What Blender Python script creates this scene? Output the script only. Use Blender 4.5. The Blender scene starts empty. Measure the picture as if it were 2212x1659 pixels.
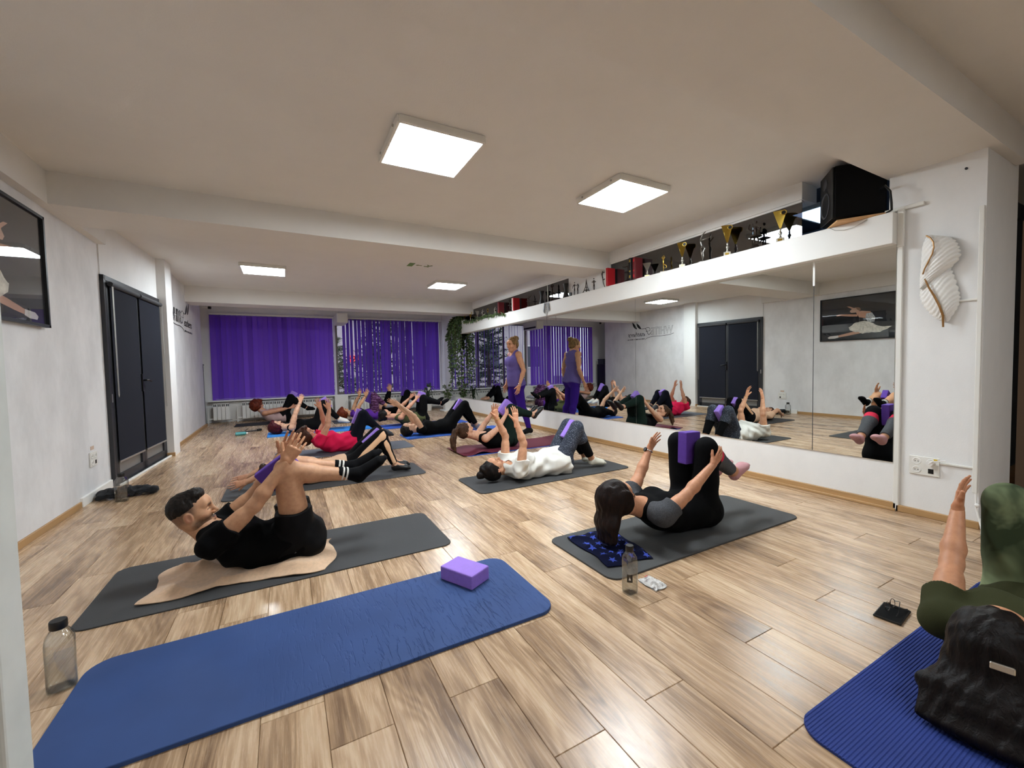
import bpy, bmesh, math, random
import numpy as np
import openvdb
from mathutils import Vector, Matrix

# ------------------------------------------------------------------ camera, sky, exposure
SC = bpy.context.scene
COL = SC.collection
random.seed(7)

def _camera():
    f, yaw, pitch, roll = 902.774, 0.496826, 0.042826, -0.02085
    cy, sy, cp, sp = math.cos(yaw), math.sin(yaw), math.cos(pitch), math.sin(pitch)
    w = Vector((sy*cp, cy*cp, -sp)); r0 = Vector((cy, -sy, 0)); u0 = r0.cross(w)
    r = math.cos(roll)*r0 + math.sin(roll)*u0
    u = -math.sin(roll)*r0 + math.cos(roll)*u0
    cam = bpy.data.cameras.new('camera'); ob = bpy.data.objects.new('camera', cam); COL.objects.link(ob)
    m = Matrix((r, u, -w)).transposed().to_4x4(); m.translation = (0, 0, 1.2)
    ob.matrix_world = m
    cam.sensor_fit = 'HORIZONTAL'; cam.sensor_width = 36; cam.lens = f/2212*36
    cam.clip_start = 0.05; cam.clip_end = 200
    SC.camera = ob
_camera()

_w = bpy.data.worlds.new('world'); SC.world = _w; _w.use_nodes = True
_bg = _w.node_tree.nodes['Background']
_bg.inputs['Color'].default_value = (0.80, 0.86, 1.0, 1); _bg.inputs['Strength'].default_value = 1.4
LAMP_STRENGTH = 64.0
SC.view_settings.view_transform = 'Standard'; SC.view_settings.look = 'None'
SC.view_settings.exposure = 0.0; SC.view_settings.gamma = 1.0
SC.view_settings.use_curve_mapping = False

# ------------------------------------------------------------------ materials
def lin(h):
    if isinstance(h, str):
        h = h.lstrip('#'); c = [int(h[i:i+2], 16)/255 for i in (0, 2, 4)]
    else:
        c = h
    return tuple(x/12.92 if x <= 0.04045 else ((x+0.055)/1.055)**2.4 for x in c) + (1.0,)

def new_mat(name):
    m = bpy.data.materials.new(name); m.use_nodes = True
    return m, m.node_tree.nodes, m.node_tree.links, m.node_tree.nodes['Principled BSDF']

def mat(name, col, rough=0.6, metal=0.0, var=0.0, vscale=8.0, bump=0.0, bscale=60.0, spec=0.5, sheen=0.0, stretch=None):
    m, N, L, p = new_mat(name)
    c = lin(col)
    p.inputs['Base Color'].default_value = c
    p.inputs['Roughness'].default_value = rough
    p.inputs['Metallic'].default_value = metal
    p.inputs['Specular IOR Level'].default_value = spec
    if sheen: p.inputs['Sheen Weight'].default_value = sheen
    if var or bump:
        tc = N.new('ShaderNodeTexCoord'); src = tc.outputs['Object']
        if stretch:
            mp = N.new('ShaderNodeMapping'); mp.inputs['Scale'].default_value = stretch
            L.new(src, mp.inputs['Vector']); src = mp.outputs['Vector']
    if var:
        n = N.new('ShaderNodeTexNoise'); n.inputs['Scale'].default_value = vscale; n.inputs['Detail'].default_value = 4
        L.new(src, n.inputs['Vector'])
        r = N.new('ShaderNodeValToRGB')
        r.color_ramp.elements[0].position = 0.3; r.color_ramp.elements[1].position = 0.7
        r.color_ramp.elements[0].color = tuple(max(0, x*(1-var)) for x in c[:3])+(1,)
        r.color_ramp.elements[1].color = tuple(min(1, x*(1+var)) for x in c[:3])+(1,)
        L.new(n.outputs['Fac'], r.inputs['Fac']); L.new(r.outputs['Color'], p.inputs['Base Color'])
    if bump:
        n2 = N.new('ShaderNodeTexNoise'); n2.inputs['Scale'].default_value = bscale; n2.inputs['Detail'].default_value = 3
        L.new(src, n2.inputs['Vector'])
        b = N.new('ShaderNodeBump'); b.inputs['Strength'].default_value = bump; b.inputs['Distance'].default_value = 0.01
        L.new(n2.outputs['Fac'], b.inputs['Height']); L.new(b.outputs['Normal'], p.inputs['Normal'])
    return m

def emis(name, col, s):
    m, N, L, p = new_mat(name)
    p.inputs['Base Color'].default_value = lin(col)
    p.inputs['Emission Color'].default_value = lin(col); p.inputs['Emission Strength'].default_value = s
    return m

def clear_mat(name, tint=(1, 1, 1), rough=0.0, ior=1.45, edge=None):
    m, N, L, p = new_mat(name)
    N.remove(p)
    out = N['Material Output']
    t = N.new('ShaderNodeBsdfTransparent'); t.inputs['Color'].default_value = (*tint, 1)
    if edge is not None:      # thicker wall seen at a slant absorbs more
        lw2 = N.new('ShaderNodeLayerWeight'); lw2.inputs['Blend'].default_value = 0.5
        p2 = N.new('ShaderNodeMath'); p2.operation = 'POWER'; p2.inputs[1].default_value = 2.2; L.new(lw2.outputs['Facing'], p2.inputs[0])
        mc = N.new('ShaderNodeMix'); mc.data_type = 'RGBA'; mc.inputs['A'].default_value = (*tint, 1); mc.inputs['B'].default_value = (*edge, 1)
        L.new(p2.outputs['Value'], mc.inputs['Factor']); L.new(mc.outputs['Result'], t.inputs['Color'])
    g = N.new('ShaderNodeBsdfGlossy'); g.inputs['Roughness'].default_value = rough
    f0 = ((ior-1)/(ior+1))**2
    lw = N.new('ShaderNodeLayerWeight'); lw.inputs['Blend'].default_value = 0.5
    pw = N.new('ShaderNodeMath'); pw.operation = 'POWER'; pw.inputs[1].default_value = 5.0; L.new(lw.outputs['Facing'], pw.inputs[0])
    fr = N.new('ShaderNodeMapRange'); fr.inputs['To Min'].default_value = f0; L.new(pw.outputs['Value'], fr.inputs['Value'])
    mx = N.new('ShaderNodeMixShader')
    L.new(fr.outputs['Result'], mx.inputs['Fac']); L.new(t.outputs['BSDF'], mx.inputs[1]); L.new(g.outputs['BSDF'], mx.inputs[2])
    L.new(mx.outputs['Shader'], out.inputs['Surface'])
    return m

def paint_mat(name, col, dirt):
    """white wall paint with faint roller marks and grey smudges"""
    m, N, L, p = new_mat(name)
    tc = N.new('ShaderNodeTexCoord')
    mp = N.new('ShaderNodeMapping'); mp.inputs['Scale'].default_value = (1, 1, 0.6); L.new(tc.outputs['Object'], mp.inputs['Vector'])
    n = N.new('ShaderNodeTexNoise'); n.inputs['Scale'].default_value = 2.6; n.inputs['Detail'].default_value = 6
    n.inputs['Roughness'].default_value = 0.65; L.new(mp.outputs['Vector'], n.inputs['Vector'])
    r = N.new('ShaderNodeValToRGB'); c = lin(col)
    r.color_ramp.elements[0].position = 0.32; r.color_ramp.elements[1].position = 0.6
    r.color_ramp.elements[0].color = tuple(x*(1-dirt) for x in c[:3])+(1,); r.color_ramp.elements[1].color = c
    L.new(n.outputs['Fac'], r.inputs['Fac']); L.new(r.outputs['Color'], p.inputs['Base Color'])
    n2 = N.new('ShaderNodeTexNoise'); n2.inputs['Scale'].default_value = 130; n2.inputs['Detail'].default_value = 3
    L.new(tc.outputs['Object'], n2.inputs['Vector'])
    b = N.new('ShaderNodeBump'); b.inputs['Strength'].default_value = 0.12; b.inputs['Distance'].default_value = 0.006
    L.new(n2.outputs['Fac'], b.inputs['Height']); L.new(b.outputs['Normal'], p.inputs['Normal'])
    p.inputs['Roughness'].default_value = 0.75
    return m

def wood_floor_mat():
    """oak laminate: each plank shifts the grain by its own random number"""
    m, N, L, p = new_mat('oak_laminate')
    geo = N.new('ShaderNodeNewGeometry'); oi = N.new('ShaderNodeObjectInfo')
    mul = N.new('ShaderNodeVectorMath'); mul.operation = 'SCALE'; mul.inputs[0].default_value = (31, 57, 13)
    L.new(oi.outputs['Random'], mul.inputs['Scale'])
    add = N.new('ShaderNodeVectorMath'); L.new(geo.outputs['Position'], add.inputs[0]); L.new(mul.outputs['Vector'], add.inputs[1])
    def noise(scale, stretch, detail, rough=0.6, dist=0.0):
        mp = N.new('ShaderNodeMapping'); mp.inputs['Scale'].default_value = stretch; L.new(add.outputs['Vector'], mp.inputs['Vector'])
        n = N.new('ShaderNodeTexNoise'); n.inputs['Scale'].default_value = scale; n.inputs['Detail'].default_value = detail
        n.inputs['Roughness'].default_value = rough; n.inputs['Distortion'].default_value = dist
        L.new(mp.outputs['Vector'], n.inputs['Vector']); return n
    def math_(op, a, b):
        q = N.new('ShaderNodeMath'); q.operation = op
        for i, v in enumerate((a, b)):
            if isinstance(v, (int, float)): q.inputs[i].default_value = v
            else: L.new(v, q.inputs[i])
        return q.outputs[0]
    big = noise(5.0, (1.0, 0.17, 1), 2, 0.5, 0.3)          # broad heart-wood figure
    # cathedral rings: bands of the broad noise
    ring = N.new('ShaderNodeMath'); ring.operation = 'SINE'
    L.new(math_('MULTIPLY', big.outputs['Fac'], 95.0), ring.inputs[0])
    fine = noise(110.0, (1.0, 0.035, 1), 5, 0.75)
    mid = noise(16.0, (1.0, 0.12, 1), 4, 0.6, 0.6)
    v = math_('MULTIPLY', big.outputs['Fac'], 0.50)
    v = math_('ADD', v, math_('MULTIPLY', ring.outputs[0], 0.045))
    v = math_('ADD', v, math_('MULTIPLY', fine.outputs['Fac'], 0.34))
    v = math_('ADD', v, math_('MULTIPLY', mid.outputs['Fac'], 0.42))
    v = math_('ADD', v, math_('MULTIPLY', math_('SUBTRACT', oi.outputs['Random'], 0.5), 0.09))
    r = N.new('ShaderNodeValToRGB')
    e = r.color_ramp.elements
    e[0].position = 0.43; e[0].color = lin('#7a5f48')
    e[1].position = 0.86; e[1].color = lin('#dcc2a1')
    k = e.new(0.57); k.color = lin('#a68768')
    k = e.new(0.68); k.color = lin('#c4a584')
    L.new(v, r.inputs['Fac']); L.new(r.outputs['Color'], p.inputs['Base Color'])
    rr = N.new('ShaderNodeMapRange'); rr.inputs['To Min'].default_value = 0.20; rr.inputs['To Max'].default_value = 0.34
    L.new(fine.outputs['Fac'], rr.inputs['Value']); L.new(rr.outputs['Result'], p.inputs['Roughness'])
    b = N.new('ShaderNodeBump'); b.inputs['Strength'].default_value = 0.03; b.inputs['Distance'].default_value = 0.003
    L.new(fine.outputs['Fac'], b.inputs['Height']); L.new(b.outputs['Normal'], p.inputs['Normal'])
    return m

def rubber_mat(name, col, wrinkle=False):
    m = mat(name, col, rough=0.72, var=0.10, vscale=3.0, bump=0.25, bscale=260, spec=0.35)
    if wrinkle:
        N, L = m.node_tree.nodes, m.node_tree.links; p = N['Principled BSDF']
        tc = N.new('ShaderNodeTexCoord')
        mp = N.new('ShaderNodeMapping'); mp.inputs['Scale'].default_value = (62, 9, 1); mp.inputs['Rotation'].default_value = (0, 0, 0.10)
        L.new(tc.outputs['Object'], mp.inputs['Vector'])
        n = N.new('ShaderNodeTexNoise'); n.inputs['Scale'].default_value = 1.0; n.inputs['Detail'].default_value = 3; n.inputs['Distortion'].default_value = 0.7
        L.new(mp.outputs['Vector'], n.inputs['Vector'])
        r = N.new('ShaderNodeValToRGB'); r.color_ramp.elements[0].position = 0.36; r.color_ramp.elements[1].position = 0.46
        L.new(n.outputs['Fac'], r.inputs['Fac'])
        big = N.new('ShaderNodeTexNoise'); big.inputs['Scale'].default_value = 2.2; L.new(tc.outputs['Object'], big.inputs['Vector'])
        sep = N.new('ShaderNodeSeparateXYZ'); L.new(tc.outputs['Object'], sep.inputs['Vector'])
        ramp = N.new('ShaderNodeMapRange'); ramp.inputs['From Min'].default_value = -0.45; ramp.inputs['From Max'].default_value = 0.25
        L.new(sep.outputs['X'], ramp.inputs['Value'])
        mu = N.new('ShaderNodeMath'); mu.operation = 'MULTIPLY'; L.new(ramp.outputs['Result'], mu.inputs[0]); L.new(big.outputs['Fac'], mu.inputs[1])
        b = N.new('ShaderNodeBump'); b.inputs['Distance'].default_value = 0.010
        L.new(mu.outputs['Value'], b.inputs['Strength']); L.new(r.outputs['Color'], b.inputs['Height'])
        L.new(b.outputs['Normal'], p.inputs['Normal'])
    return m

def weave_mat(name, c0, c1, scale, stretch=(1, 1, 1), thr=(0.45, 0.55), rough=0.85, dist=0.0, detail=2):
    """two-colour cloth pattern"""
    m, N, L, p = new_mat(name)
    tc = N.new('ShaderNodeTexCoord'); mp = N.new('ShaderNodeMapping'); mp.inputs['Scale'].default_value = stretch
    L.new(tc.outputs['Object'], mp.inputs['Vector'])
    n = N.new('ShaderNodeTexNoise'); n.inputs['Scale'].default_value = scale; n.inputs['Detail'].default_value = detail; n.inputs['Distortion'].default_value = dist
    L.new(mp.outputs['Vector'], n.inputs['Vector'])
    r = N.new('ShaderNodeValToRGB'); r.color_ramp.elements[0].position, r.color_ramp.elements[1].position = thr
    r.color_ramp.elements[0].color = lin(c0); r.color_ramp.elements[1].color = lin(c1)
    L.new(n.outputs['Fac'], r.inputs['Fac']); L.new(r.outputs['Color'], p.inputs['Base Color'])
    p.inputs['Roughness'].default_value = rough; p.inputs['Specular IOR Level'].default_value = 0.25
    return m

def skin_mat():
    m, N, L, p = new_mat('skin')
    a = N.new('ShaderNodeVertexColor'); a.layer_name = 'Col'
    tc = N.new('ShaderNodeTexCoord'); n = N.new('ShaderNodeTexNoise'); n.inputs['Scale'].default_value = 45; n.inputs['Detail'].default_value = 5
    L.new(tc.outputs['Object'], n.inputs['Vector'])
    mx = N.new('ShaderNodeMix'); mx.data_type = 'RGBA'; mx.blend_type = 'MULTIPLY'; mx.inputs['Factor'].default_value = 0.5
    r = N.new('ShaderNodeValToRGB'); r.color_ramp.elements[0].color = (0.72, 0.62, 0.58, 1); r.color_ramp.elements[1].color = (1, 1, 1, 1)
    r.color_ramp.elements[0].position = 0.3; r.color_ramp.elements[1].position = 0.6
    L.new(n.outputs['Fac'], r.inputs['Fac'])
    L.new(a.outputs['Color'], mx.inputs['A']); L.new(r.outputs['Color'], mx.inputs['B']); L.new(mx.outputs['Result'], p.inputs['Base Color'])
    p.inputs['Roughness'].default_value = 0.5; p.inputs['Specular IOR Level'].default_value = 0.35
    p.inputs['Subsurface Weight'].default_value = 0.08; p.inputs['Subsurface Radius'].default_value = (0.02, 0.008, 0.004)
    b = N.new('ShaderNodeBump'); b.inputs['Strength'].default_value = 0.08; b.inputs['Distance'].default_value = 0.003
    n3 = N.new('ShaderNodeTexNoise'); n3.inputs['Scale'].default_value = 220; L.new(tc.outputs['Object'], n3.inputs['Vector'])
    L.new(n3.outputs['Fac'], b.inputs['Height']); L.new(b.outputs['Normal'], p.inputs['Normal'])
    return m

def hair_mat(name, c0, c1):
    m, N, L, p = new_mat(name)
    tc = N.new('ShaderNodeTexCoord'); mp = N.new('ShaderNodeMapping'); mp.inputs['Scale'].default_value = (1, 1, 0.25)
    L.new(tc.outputs['Object'], mp.inputs['Vector'])
    n = N.new('ShaderNodeTexNoise'); n.inputs['Scale'].default_value = 70; n.inputs['Detail'].default_value = 5; n.inputs['Distortion'].default_value = 1.0
    L.new(mp.outputs['Vector'], n.inputs['Vector'])
    r = N.new('ShaderNodeValToRGB'); r.color_ramp.elements[0].position = 0.3; r.color_ramp.elements[1].position = 0.72
    r.color_ramp.elements[0].color = lin(c0); r.color_ramp.elements[1].color = lin(c1)
    L.new(n.outputs['Fac'], r.inputs['Fac']); L.new(r.outputs['Color'], p.inputs['Base Color'])
    p.inputs['Roughness'].default_value = 0.5; p.inputs['Specular IOR Level'].default_value = 0.18
    b = N.new('ShaderNodeBump'); b.inputs['Strength'].default_value = 0.6; b.inputs['Distance'].default_value = 0.006
    L.new(n.outputs['Fac'], b.inputs['Height']); L.new(b.outputs['Normal'], p.inputs['Normal'])
    return m

M = {}
M['ceiling'] = paint_mat('ceiling_paint', '#e4e1dc', 0.03)
M['wall'] = paint_mat('wall_paint', '#ecebe9', 0.06)
M['wall_smudged'] = paint_mat('smudged_wall_paint', '#e9e8e8', 0.16)
M['white'] = mat('white_lacquer', '#ebe9e4', 0.45)
M['plastic_white'] = mat('white_plastic', '#e6e4dd', 0.4)
M['radiator'] = mat('radiator_enamel', '#e9e8e3', 0.35)
M['floor'] = wood_floor_mat()
M['oak'] = mat('oak_trim', '#b08a5c', 0.5, var=0.15, vscale=14, stretch=(1, 0.1, 1))
M['board'] = mat('pale_board', '#d9ab78', 0.6, var=0.1, vscale=12)
M['black'] = mat('black_plastic', '#0b0b0c', 0.45)
M['blackmatte'] = mat('black_matte', '#0a0a0b', 0.85, spec=0.2)
M['charcoal'] = mat('charcoal_frame', '#2b2c30', 0.45)
M['blindcloth'] = mat('roller_blind_cloth', '#24262f', 0.9, spec=0.15, bump=0.1, bscale=500)
M['darkgrey'] = mat('dark_grey', '#3a3b3f', 0.7)
M['alu'] = mat('aluminium', '#b5b3ae', 0.35, metal=0.8)
M['chrome'] = mat('chrome', '#d8d8d8', 0.15, metal=1.0)
M['gold'] = mat('gold_trophy', '#c9a84c', 0.28, metal=1.0)
M['silver'] = mat('silver_trophy', '#c8c4ba', 0.3, metal=1.0)
M['bronze'] = mat('dark_bronze', '#3a2f2a', 0.4, metal=0.7)
M['marble'] = mat('marble_base', '#c9c2b4', 0.35, var=0.2, vscale=30)
M['red'] = mat('red_binding', '#b3121d', 0.5)
M['darkred'] = mat('dark_red_binding', '#641018', 0.5)
M['paper'] = mat('paper', '#e8e2d6', 0.8)
M['green'] = mat('leaf_green', '#4d6337', 0.6, var=0.35, vscale=20)
M['darkgreen'] = mat('dark_leaf_green', '#2a3d22', 0.6, var=0.3, vscale=20)
M['stem'] = mat('plant_stem', '#5a4a32', 0.8)
M['mirror'] = mat('mirror_silvering', '#e3e6e3', 0.0, metal=1.0)
M['glass'] = clear_mat('window_glass')
M['bottle'] = clear_mat('clear_bottle', (0.97, 0.98, 0.98), ior=1.8, edge=(0.60, 0.62, 0.62))
M['water'] = clear_mat('water', (0.96, 0.975, 0.975), ior=1.5, edge=(0.80, 0.82, 0.82))
M['slat'] = mat('purple_blind_cloth', '#9666e2', 0.85, spec=0.2)
def _translucent(m, col, fac):
    N, L = m.node_tree.nodes, m.node_tree.links
    t = N.new('ShaderNodeBsdfTranslucent'); t.inputs['Color'].default_value = lin(col); x = N.new('ShaderNodeMixShader'); x.inputs['Fac'].default_value = fac
    L.new(N['Principled BSDF'].outputs['BSDF'], x.inputs[1]); L.new(t.outputs['BSDF'], x.inputs[2]); L.new(x.outputs['Shader'], N['Material Output'].inputs['Surface'])
_translucent(M['slat'], '#8a50e0', 0.35)
def _piece_shade(m, col, lo, hi):
    N, L = m.node_tree.nodes, m.node_tree.links; oi = N.new('ShaderNodeObjectInfo'); r = N.new('ShaderNodeValToRGB'); c = lin(col)
    r.color_ramp.elements[0].color = tuple(x*lo for x in c[:3])+(1,); r.color_ramp.elements[1].color = tuple(x*hi for x in c[:3])+(1,)
    L.new(oi.outputs['Random'], r.inputs['Fac']); L.new(r.outputs['Color'], N['Principled BSDF'].inputs['Base Color'])
_piece_shade(M['slat'], '#9666e2', 0.72, 1.1)
M['purple_block'] = mat('purple_foam', '#553096', 0.75, var=0.08, vscale=40, bump=0.15, bscale=300)
M['lilac_block'] = mat('lilac_foam', '#9b78d6', 0.8, var=0.06, vscale=40, bump=0.15, bscale=300)
M['skin'] = skin_mat()
M['lamp'] = emis('led_diffuser', (0.935, 0.975, 1.0), LAMP_STRENGTH)
M['lamp_dim'] = emis('led_diffuser_dim', (0.935, 0.975, 1.0), LAMP_STRENGTH*0.45)
M['fill_blue'] = emis('blue_fill_glow', (0.75, 0.88, 1.0), 5.0)  # glow of the added fill light in the back room

# ------------------------------------------------------------------ object helpers
def link(o, parent=None):
    COL.objects.link(o)
    if parent is not None: o.parent = parent
    return o

def tag(o, label=None, cat=None, group=None, kind=None):
    if label: o['label'] = label
    if cat: o['category'] = cat
    if group: o['group'] = group
    if kind: o['kind'] = kind
    return o

def empty(name, loc, label=None, cat=None, group=None, rz=0.0):
    o = bpy.data.objects.new(name, None); o.empty_display_size = 0.1
    o.location = loc; o.rotation_euler = (0, 0, rz); link(o)
    return tag(o, label, cat, group)

class G:
    """collects simple solids, then becomes ONE mesh object"""
    def __init__(s): s.v = []; s.f = []
    def _add(s, vs, fs):
        o = len(s.v); s.v += [tuple(x) for x in vs]; s.f += [tuple(i+o for i in f) for f in fs]; return s
    def box(s, lo, hi, rot=None, bev=0.0):
        c = [(a+b)/2 for a, b in zip(lo, hi)]; h = [(b-a)/2 for a, b in zip(lo, hi)]
        if bev > 0:
            bm = bmesh.new(); bmesh.ops.create_cube(bm, size=1.0)
            for v in bm.verts: v.co = Vector((v.co.x*2*h[0], v.co.y*2*h[1], v.co.z*2*h[2]))
            bmesh.ops.bevel(bm, geom=list(bm.edges), offset=bev, segments=1 if bev < 0.004 else 2, profile=0.5, affect='EDGES')
            bm.verts.index_update()
            vs = [v.co.copy() for v in bm.verts]; fs = [[v.index for v in f.verts] for f in bm.faces]; bm.free()
        else:
            vs = [Vector((h[0]*x, h[1]*y, h[2]*z)) for x in (-1, 1) for y in (-1, 1) for z in (-1, 1)]
            fs = [(0, 1, 3, 2), (4, 6, 7, 5), (0, 4, 5, 1), (2, 3, 7, 6), (0, 2, 6, 4), (1, 5, 7, 3)]
        if rot is not None: vs = [rot @ v for v in vs]
        return s._add([(v[0]+c[0], v[1]+c[1], v[2]+c[2]) for v in vs], fs)
    def tube(s, pts, r, n=8, caps=True):
        pts = [Vector(p) for p in pts]; rs = r if isinstance(r, (list, tuple)) else [r]*len(pts)
        vs = []; prev = None
        for i, p in enumerate(pts):
            t = (pts[min(i+1, len(pts)-1)] - pts[max(i-1, 0)]).normalized()
            a = prev if prev is not None else (Vector((0, 0, 1)) if abs(t.z) < 0.9 else Vector((1, 0, 0)))
            x = (a - t*a.dot(t)).normalized(); y = t.cross(x); prev = x
            for k in range(n):
                an = 2*math.pi*k/n; vs.append(p + rs[i]*(math.cos(an)*x + math.sin(an)*y))
        fs = [(i*n+k, i*n+(k+1) % n, (i+1)*n+(k+1) % n, (i+1)*n+k) for i in range(len(pts)-1) for k in range(n)]
        if caps: fs += [tuple(range(n-1, -1, -1)), tuple((len(pts)-1)*n+k for k in range(n))]
        return s._add(vs, fs)
    def lathe(s, prof, c=(0, 0, 0), n=24, sq=0.0, sx=1.0, sy=1.0):
        """profile of (radius, z); sq>0 squares the section off"""
        vs = []
        for r, z in prof:
            for k in range(n):
                a = 2*math.pi*k/n; ca, sa = math.cos(a), math.sin(a)
                q = (abs(ca)**(2+6*sq)+abs(sa)**(2+6*sq))**(-1/(2+6*sq))
                vs.append((c[0]+r*q*ca*sx, c[1]+r*q*sa*sy, c[2]+z))
        fs = [(i*n+k, i*n+(k+1) % n, (i+1)*n+(k+1) % n, (i+1)*n+k) for i in range(len(prof)-1) for k in range(n)]
        if prof[0][0] > 1e-6: fs.append(tuple(range(n-1, -1, -1)))
        if prof[-1][0] > 1e-6: fs.append(tuple((len(prof)-1)*n+k for k in range(n)))
        return s._add(vs, fs)
    def ball(s, c, r, n=10, rot=None):
        r = r if isinstance(r, (list, tuple)) else (r, r, r); vs = []; m = max(4, n//2)
        for i in range(m+1):
            th = math.pi*i/m
            for k in range(n):
                a = 2*math.pi*k/n
                v = Vector((r[0]*math.sin(th)*math.cos(a), r[1]*math.sin(th)*math.sin(a), r[2]*math.cos(th)))
                if rot is not None: v = rot @ v
                vs.append((c[0]+v.x, c[1]+v.y, c[2]+v.z))
        return s._add(vs, [(i*n+k, (i+1)*n+k, (i+1)*n+(k+1) % n, i*n+(k+1) % n) for i in range(m) for k in range(n)])
    def prism(s, poly, o, ax, ay, depth):
        """polygon in the plane o + u*ax + v*ay, thickened by the vector depth"""
        o, ax, ay, depth = Vector(o), Vector(ax), Vector(ay), Vector(depth); n = len(poly)
        a = [o+ax*u+ay*v for u, v in poly]; b = [p+depth for p in a]
        return s._add(a+b, [tuple(range(n)), tuple(range(2*n-1, n-1, -1))] + [(i, n+i, n+(i+1) % n, (i+1) % n) for i in range(n)])
    def quad(s, a, b, c, d): return s._add([a, b, c, d], [(0, 1, 2, 3)])
    def grid(s, fn, nu, nv):
        return s._add([fn(i/nu, j/nv) for i in range(nu+1) for j in range(nv+1)],
                      [(i*(nv+1)+j, (i+1)*(nv+1)+j, (i+1)*(nv+1)+j+1, i*(nv+1)+j+1) for i in range(nu) for j in range(nv)])
    def obj(s, name, m, parent=None, smooth=False, loc=None, angle=None):
        me = bpy.data.meshes.new(name); me.from_pydata(s.v, [], s.f)
        bm = bmesh.new(); bm.from_mesh(me); bmesh.ops.remove_doubles(bm, verts=bm.verts, dist=1e-5)
        bmesh.ops.recalc_face_normals(bm, faces=bm.faces); bm.to_mesh(me); bm.free()
        me.materials.append(m)
        if smooth:
            me.polygons.foreach_set('use_smooth', [True]*len(me.polygons))
            if angle: me.set_sharp_from_angle(angle=math.radians(angle))
        o = bpy.data.objects.new(name, me)
        if loc is not None: o.location = loc
        return link(o, parent)

def struct(name, g, m, parent=None, **k):
    o = g.obj(name, m, parent, **k)
    if parent is None: o['kind'] = 'structure'
    return o

def copy_tree(o, parent=None):
    c = o.copy(); COL.objects.link(c); c.parent = parent
    for ch in list(o.children): copy_tree(ch, c)
    return c
# ------------------------------------------------------------------ the room shell
CEIL = 2.82
def planks():
    base = G().box((-2.9, -3.2, -0.05), (7.6, 12.2, -0.009)).obj('floor', M['oak']); base['kind'] = 'structure'
    W, LN, x0 = 0.2, 1.29, 0.08
    cache = {}
    def mesh(w, l):
        key = (round(w, 3), round(l, 2))
        if key not in cache:
            g = G(); c = 0.0022; t = 0.0
            x1, y1 = w-0.0006, l-0.0006
            g._add([(0.0006, 0.0006, -0.009), (x1, 0.0006, -0.009), (x1, y1, -0.009), (0.0006, y1, -0.009),
                    (0.0006, 0.0006, -c), (x1, 0.0006, -c), (x1, y1, -c), (0.0006, y1, -c),
                    (c, c, t), (w-c, c, t), (w-c, l-c, t), (c, l-c, t)],
                   [(0, 1, 5, 4), (1, 2, 6, 5), (2, 3, 7, 6), (3, 0, 4, 7), (4, 5, 9, 8), (5, 6, 10, 9), (6, 7, 11, 10), (7, 4, 8, 11), (8, 9, 10, 11)])
            me = bpy.data.meshes.new('plank'); me.from_pydata(g.v, [], g.f); me.materials.append(M['floor']); cache[key] = me
        return cache[key]
    ends = {0: 1.40, 2: 1.41, 3: 1.03, 5: 1.05, 8: 1.06, 9: 1.55, 11: 1.08, 1: 0.62, 4: 0.35, 6: 0.72, 7: 0.18, 10: 0.45}
    rest = G(); rows = []
    rnd = random.Random(3)
    for k in range(-9, 30):
        xa = x0 + k*W; xb = xa + W
        e = ends.get(k, rnd.random()*LN)
        y = e - 4*LN
        while y < 12.1:
            a, b = max(y, -1.5), min(y+LN, 12.12); y += LN
            if b-a < 0.02: continue
            la, lb = max(xa, -1.75), min(xb, 4.22 if b > 1.5 else 5.9)
            if lb-la < 0.02: continue
            if b > 1.5 and lb > 4.21 and a < 0.98: pass
            seen = b > 0.25 and not (a > 4.0 and la > 4.15)
            # nearest planks are the largest in the photograph
            rows.append((math.hypot((la+lb)/2-0.3, (a+b)/2), seen and (a+b)/2 > -0.2 and not (lb < -0.7 and b < 1.2), la, lb, a, b))
    rows.sort()
    n = 0
    for d, seen, la, lb, a, b in rows:
        if seen and n < 296:
            o = bpy.data.objects.new('plank', mesh(lb-la, b-a)); o.location = (la, a, 0); link(o, base); n += 1
        else:
            rest.box((la+0.0006, a+0.0006, -0.009), (lb-0.0006, b-0.0006, 0.0))
    r = rest.obj('plank_field', M['floor'], base); r['kind'] = 'stuff'
planks()

struct('ceiling', G().box((-3.0, -3.4, CEIL), (4.5, 12.4, CEIL+0.15)), M['ceiling'])
struct('trim_1', G().box((-1.62, 4.70, 2.562), (4.28, 5.30, CEIL+0.01)), M['ceiling'])          # cross beam
struct('trim_2', G().box((-1.75, 0.92, 2.60), (4.80, 1.52, CEIL+0.01)), M['ceiling'])          # cross beam near the camera
struct('trim_3', G().box((-3.0, 9.75, 2.525), (4.25, 10.25, CEIL+0.01)), M['ceiling'])         # beam in front of the windows
struct('trim_4', G().box((-1.78, -3.2, 2.56), (-1.60, 5.93, CEIL+0.01)), M['ceiling'])         # downstand along the left wall
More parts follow.
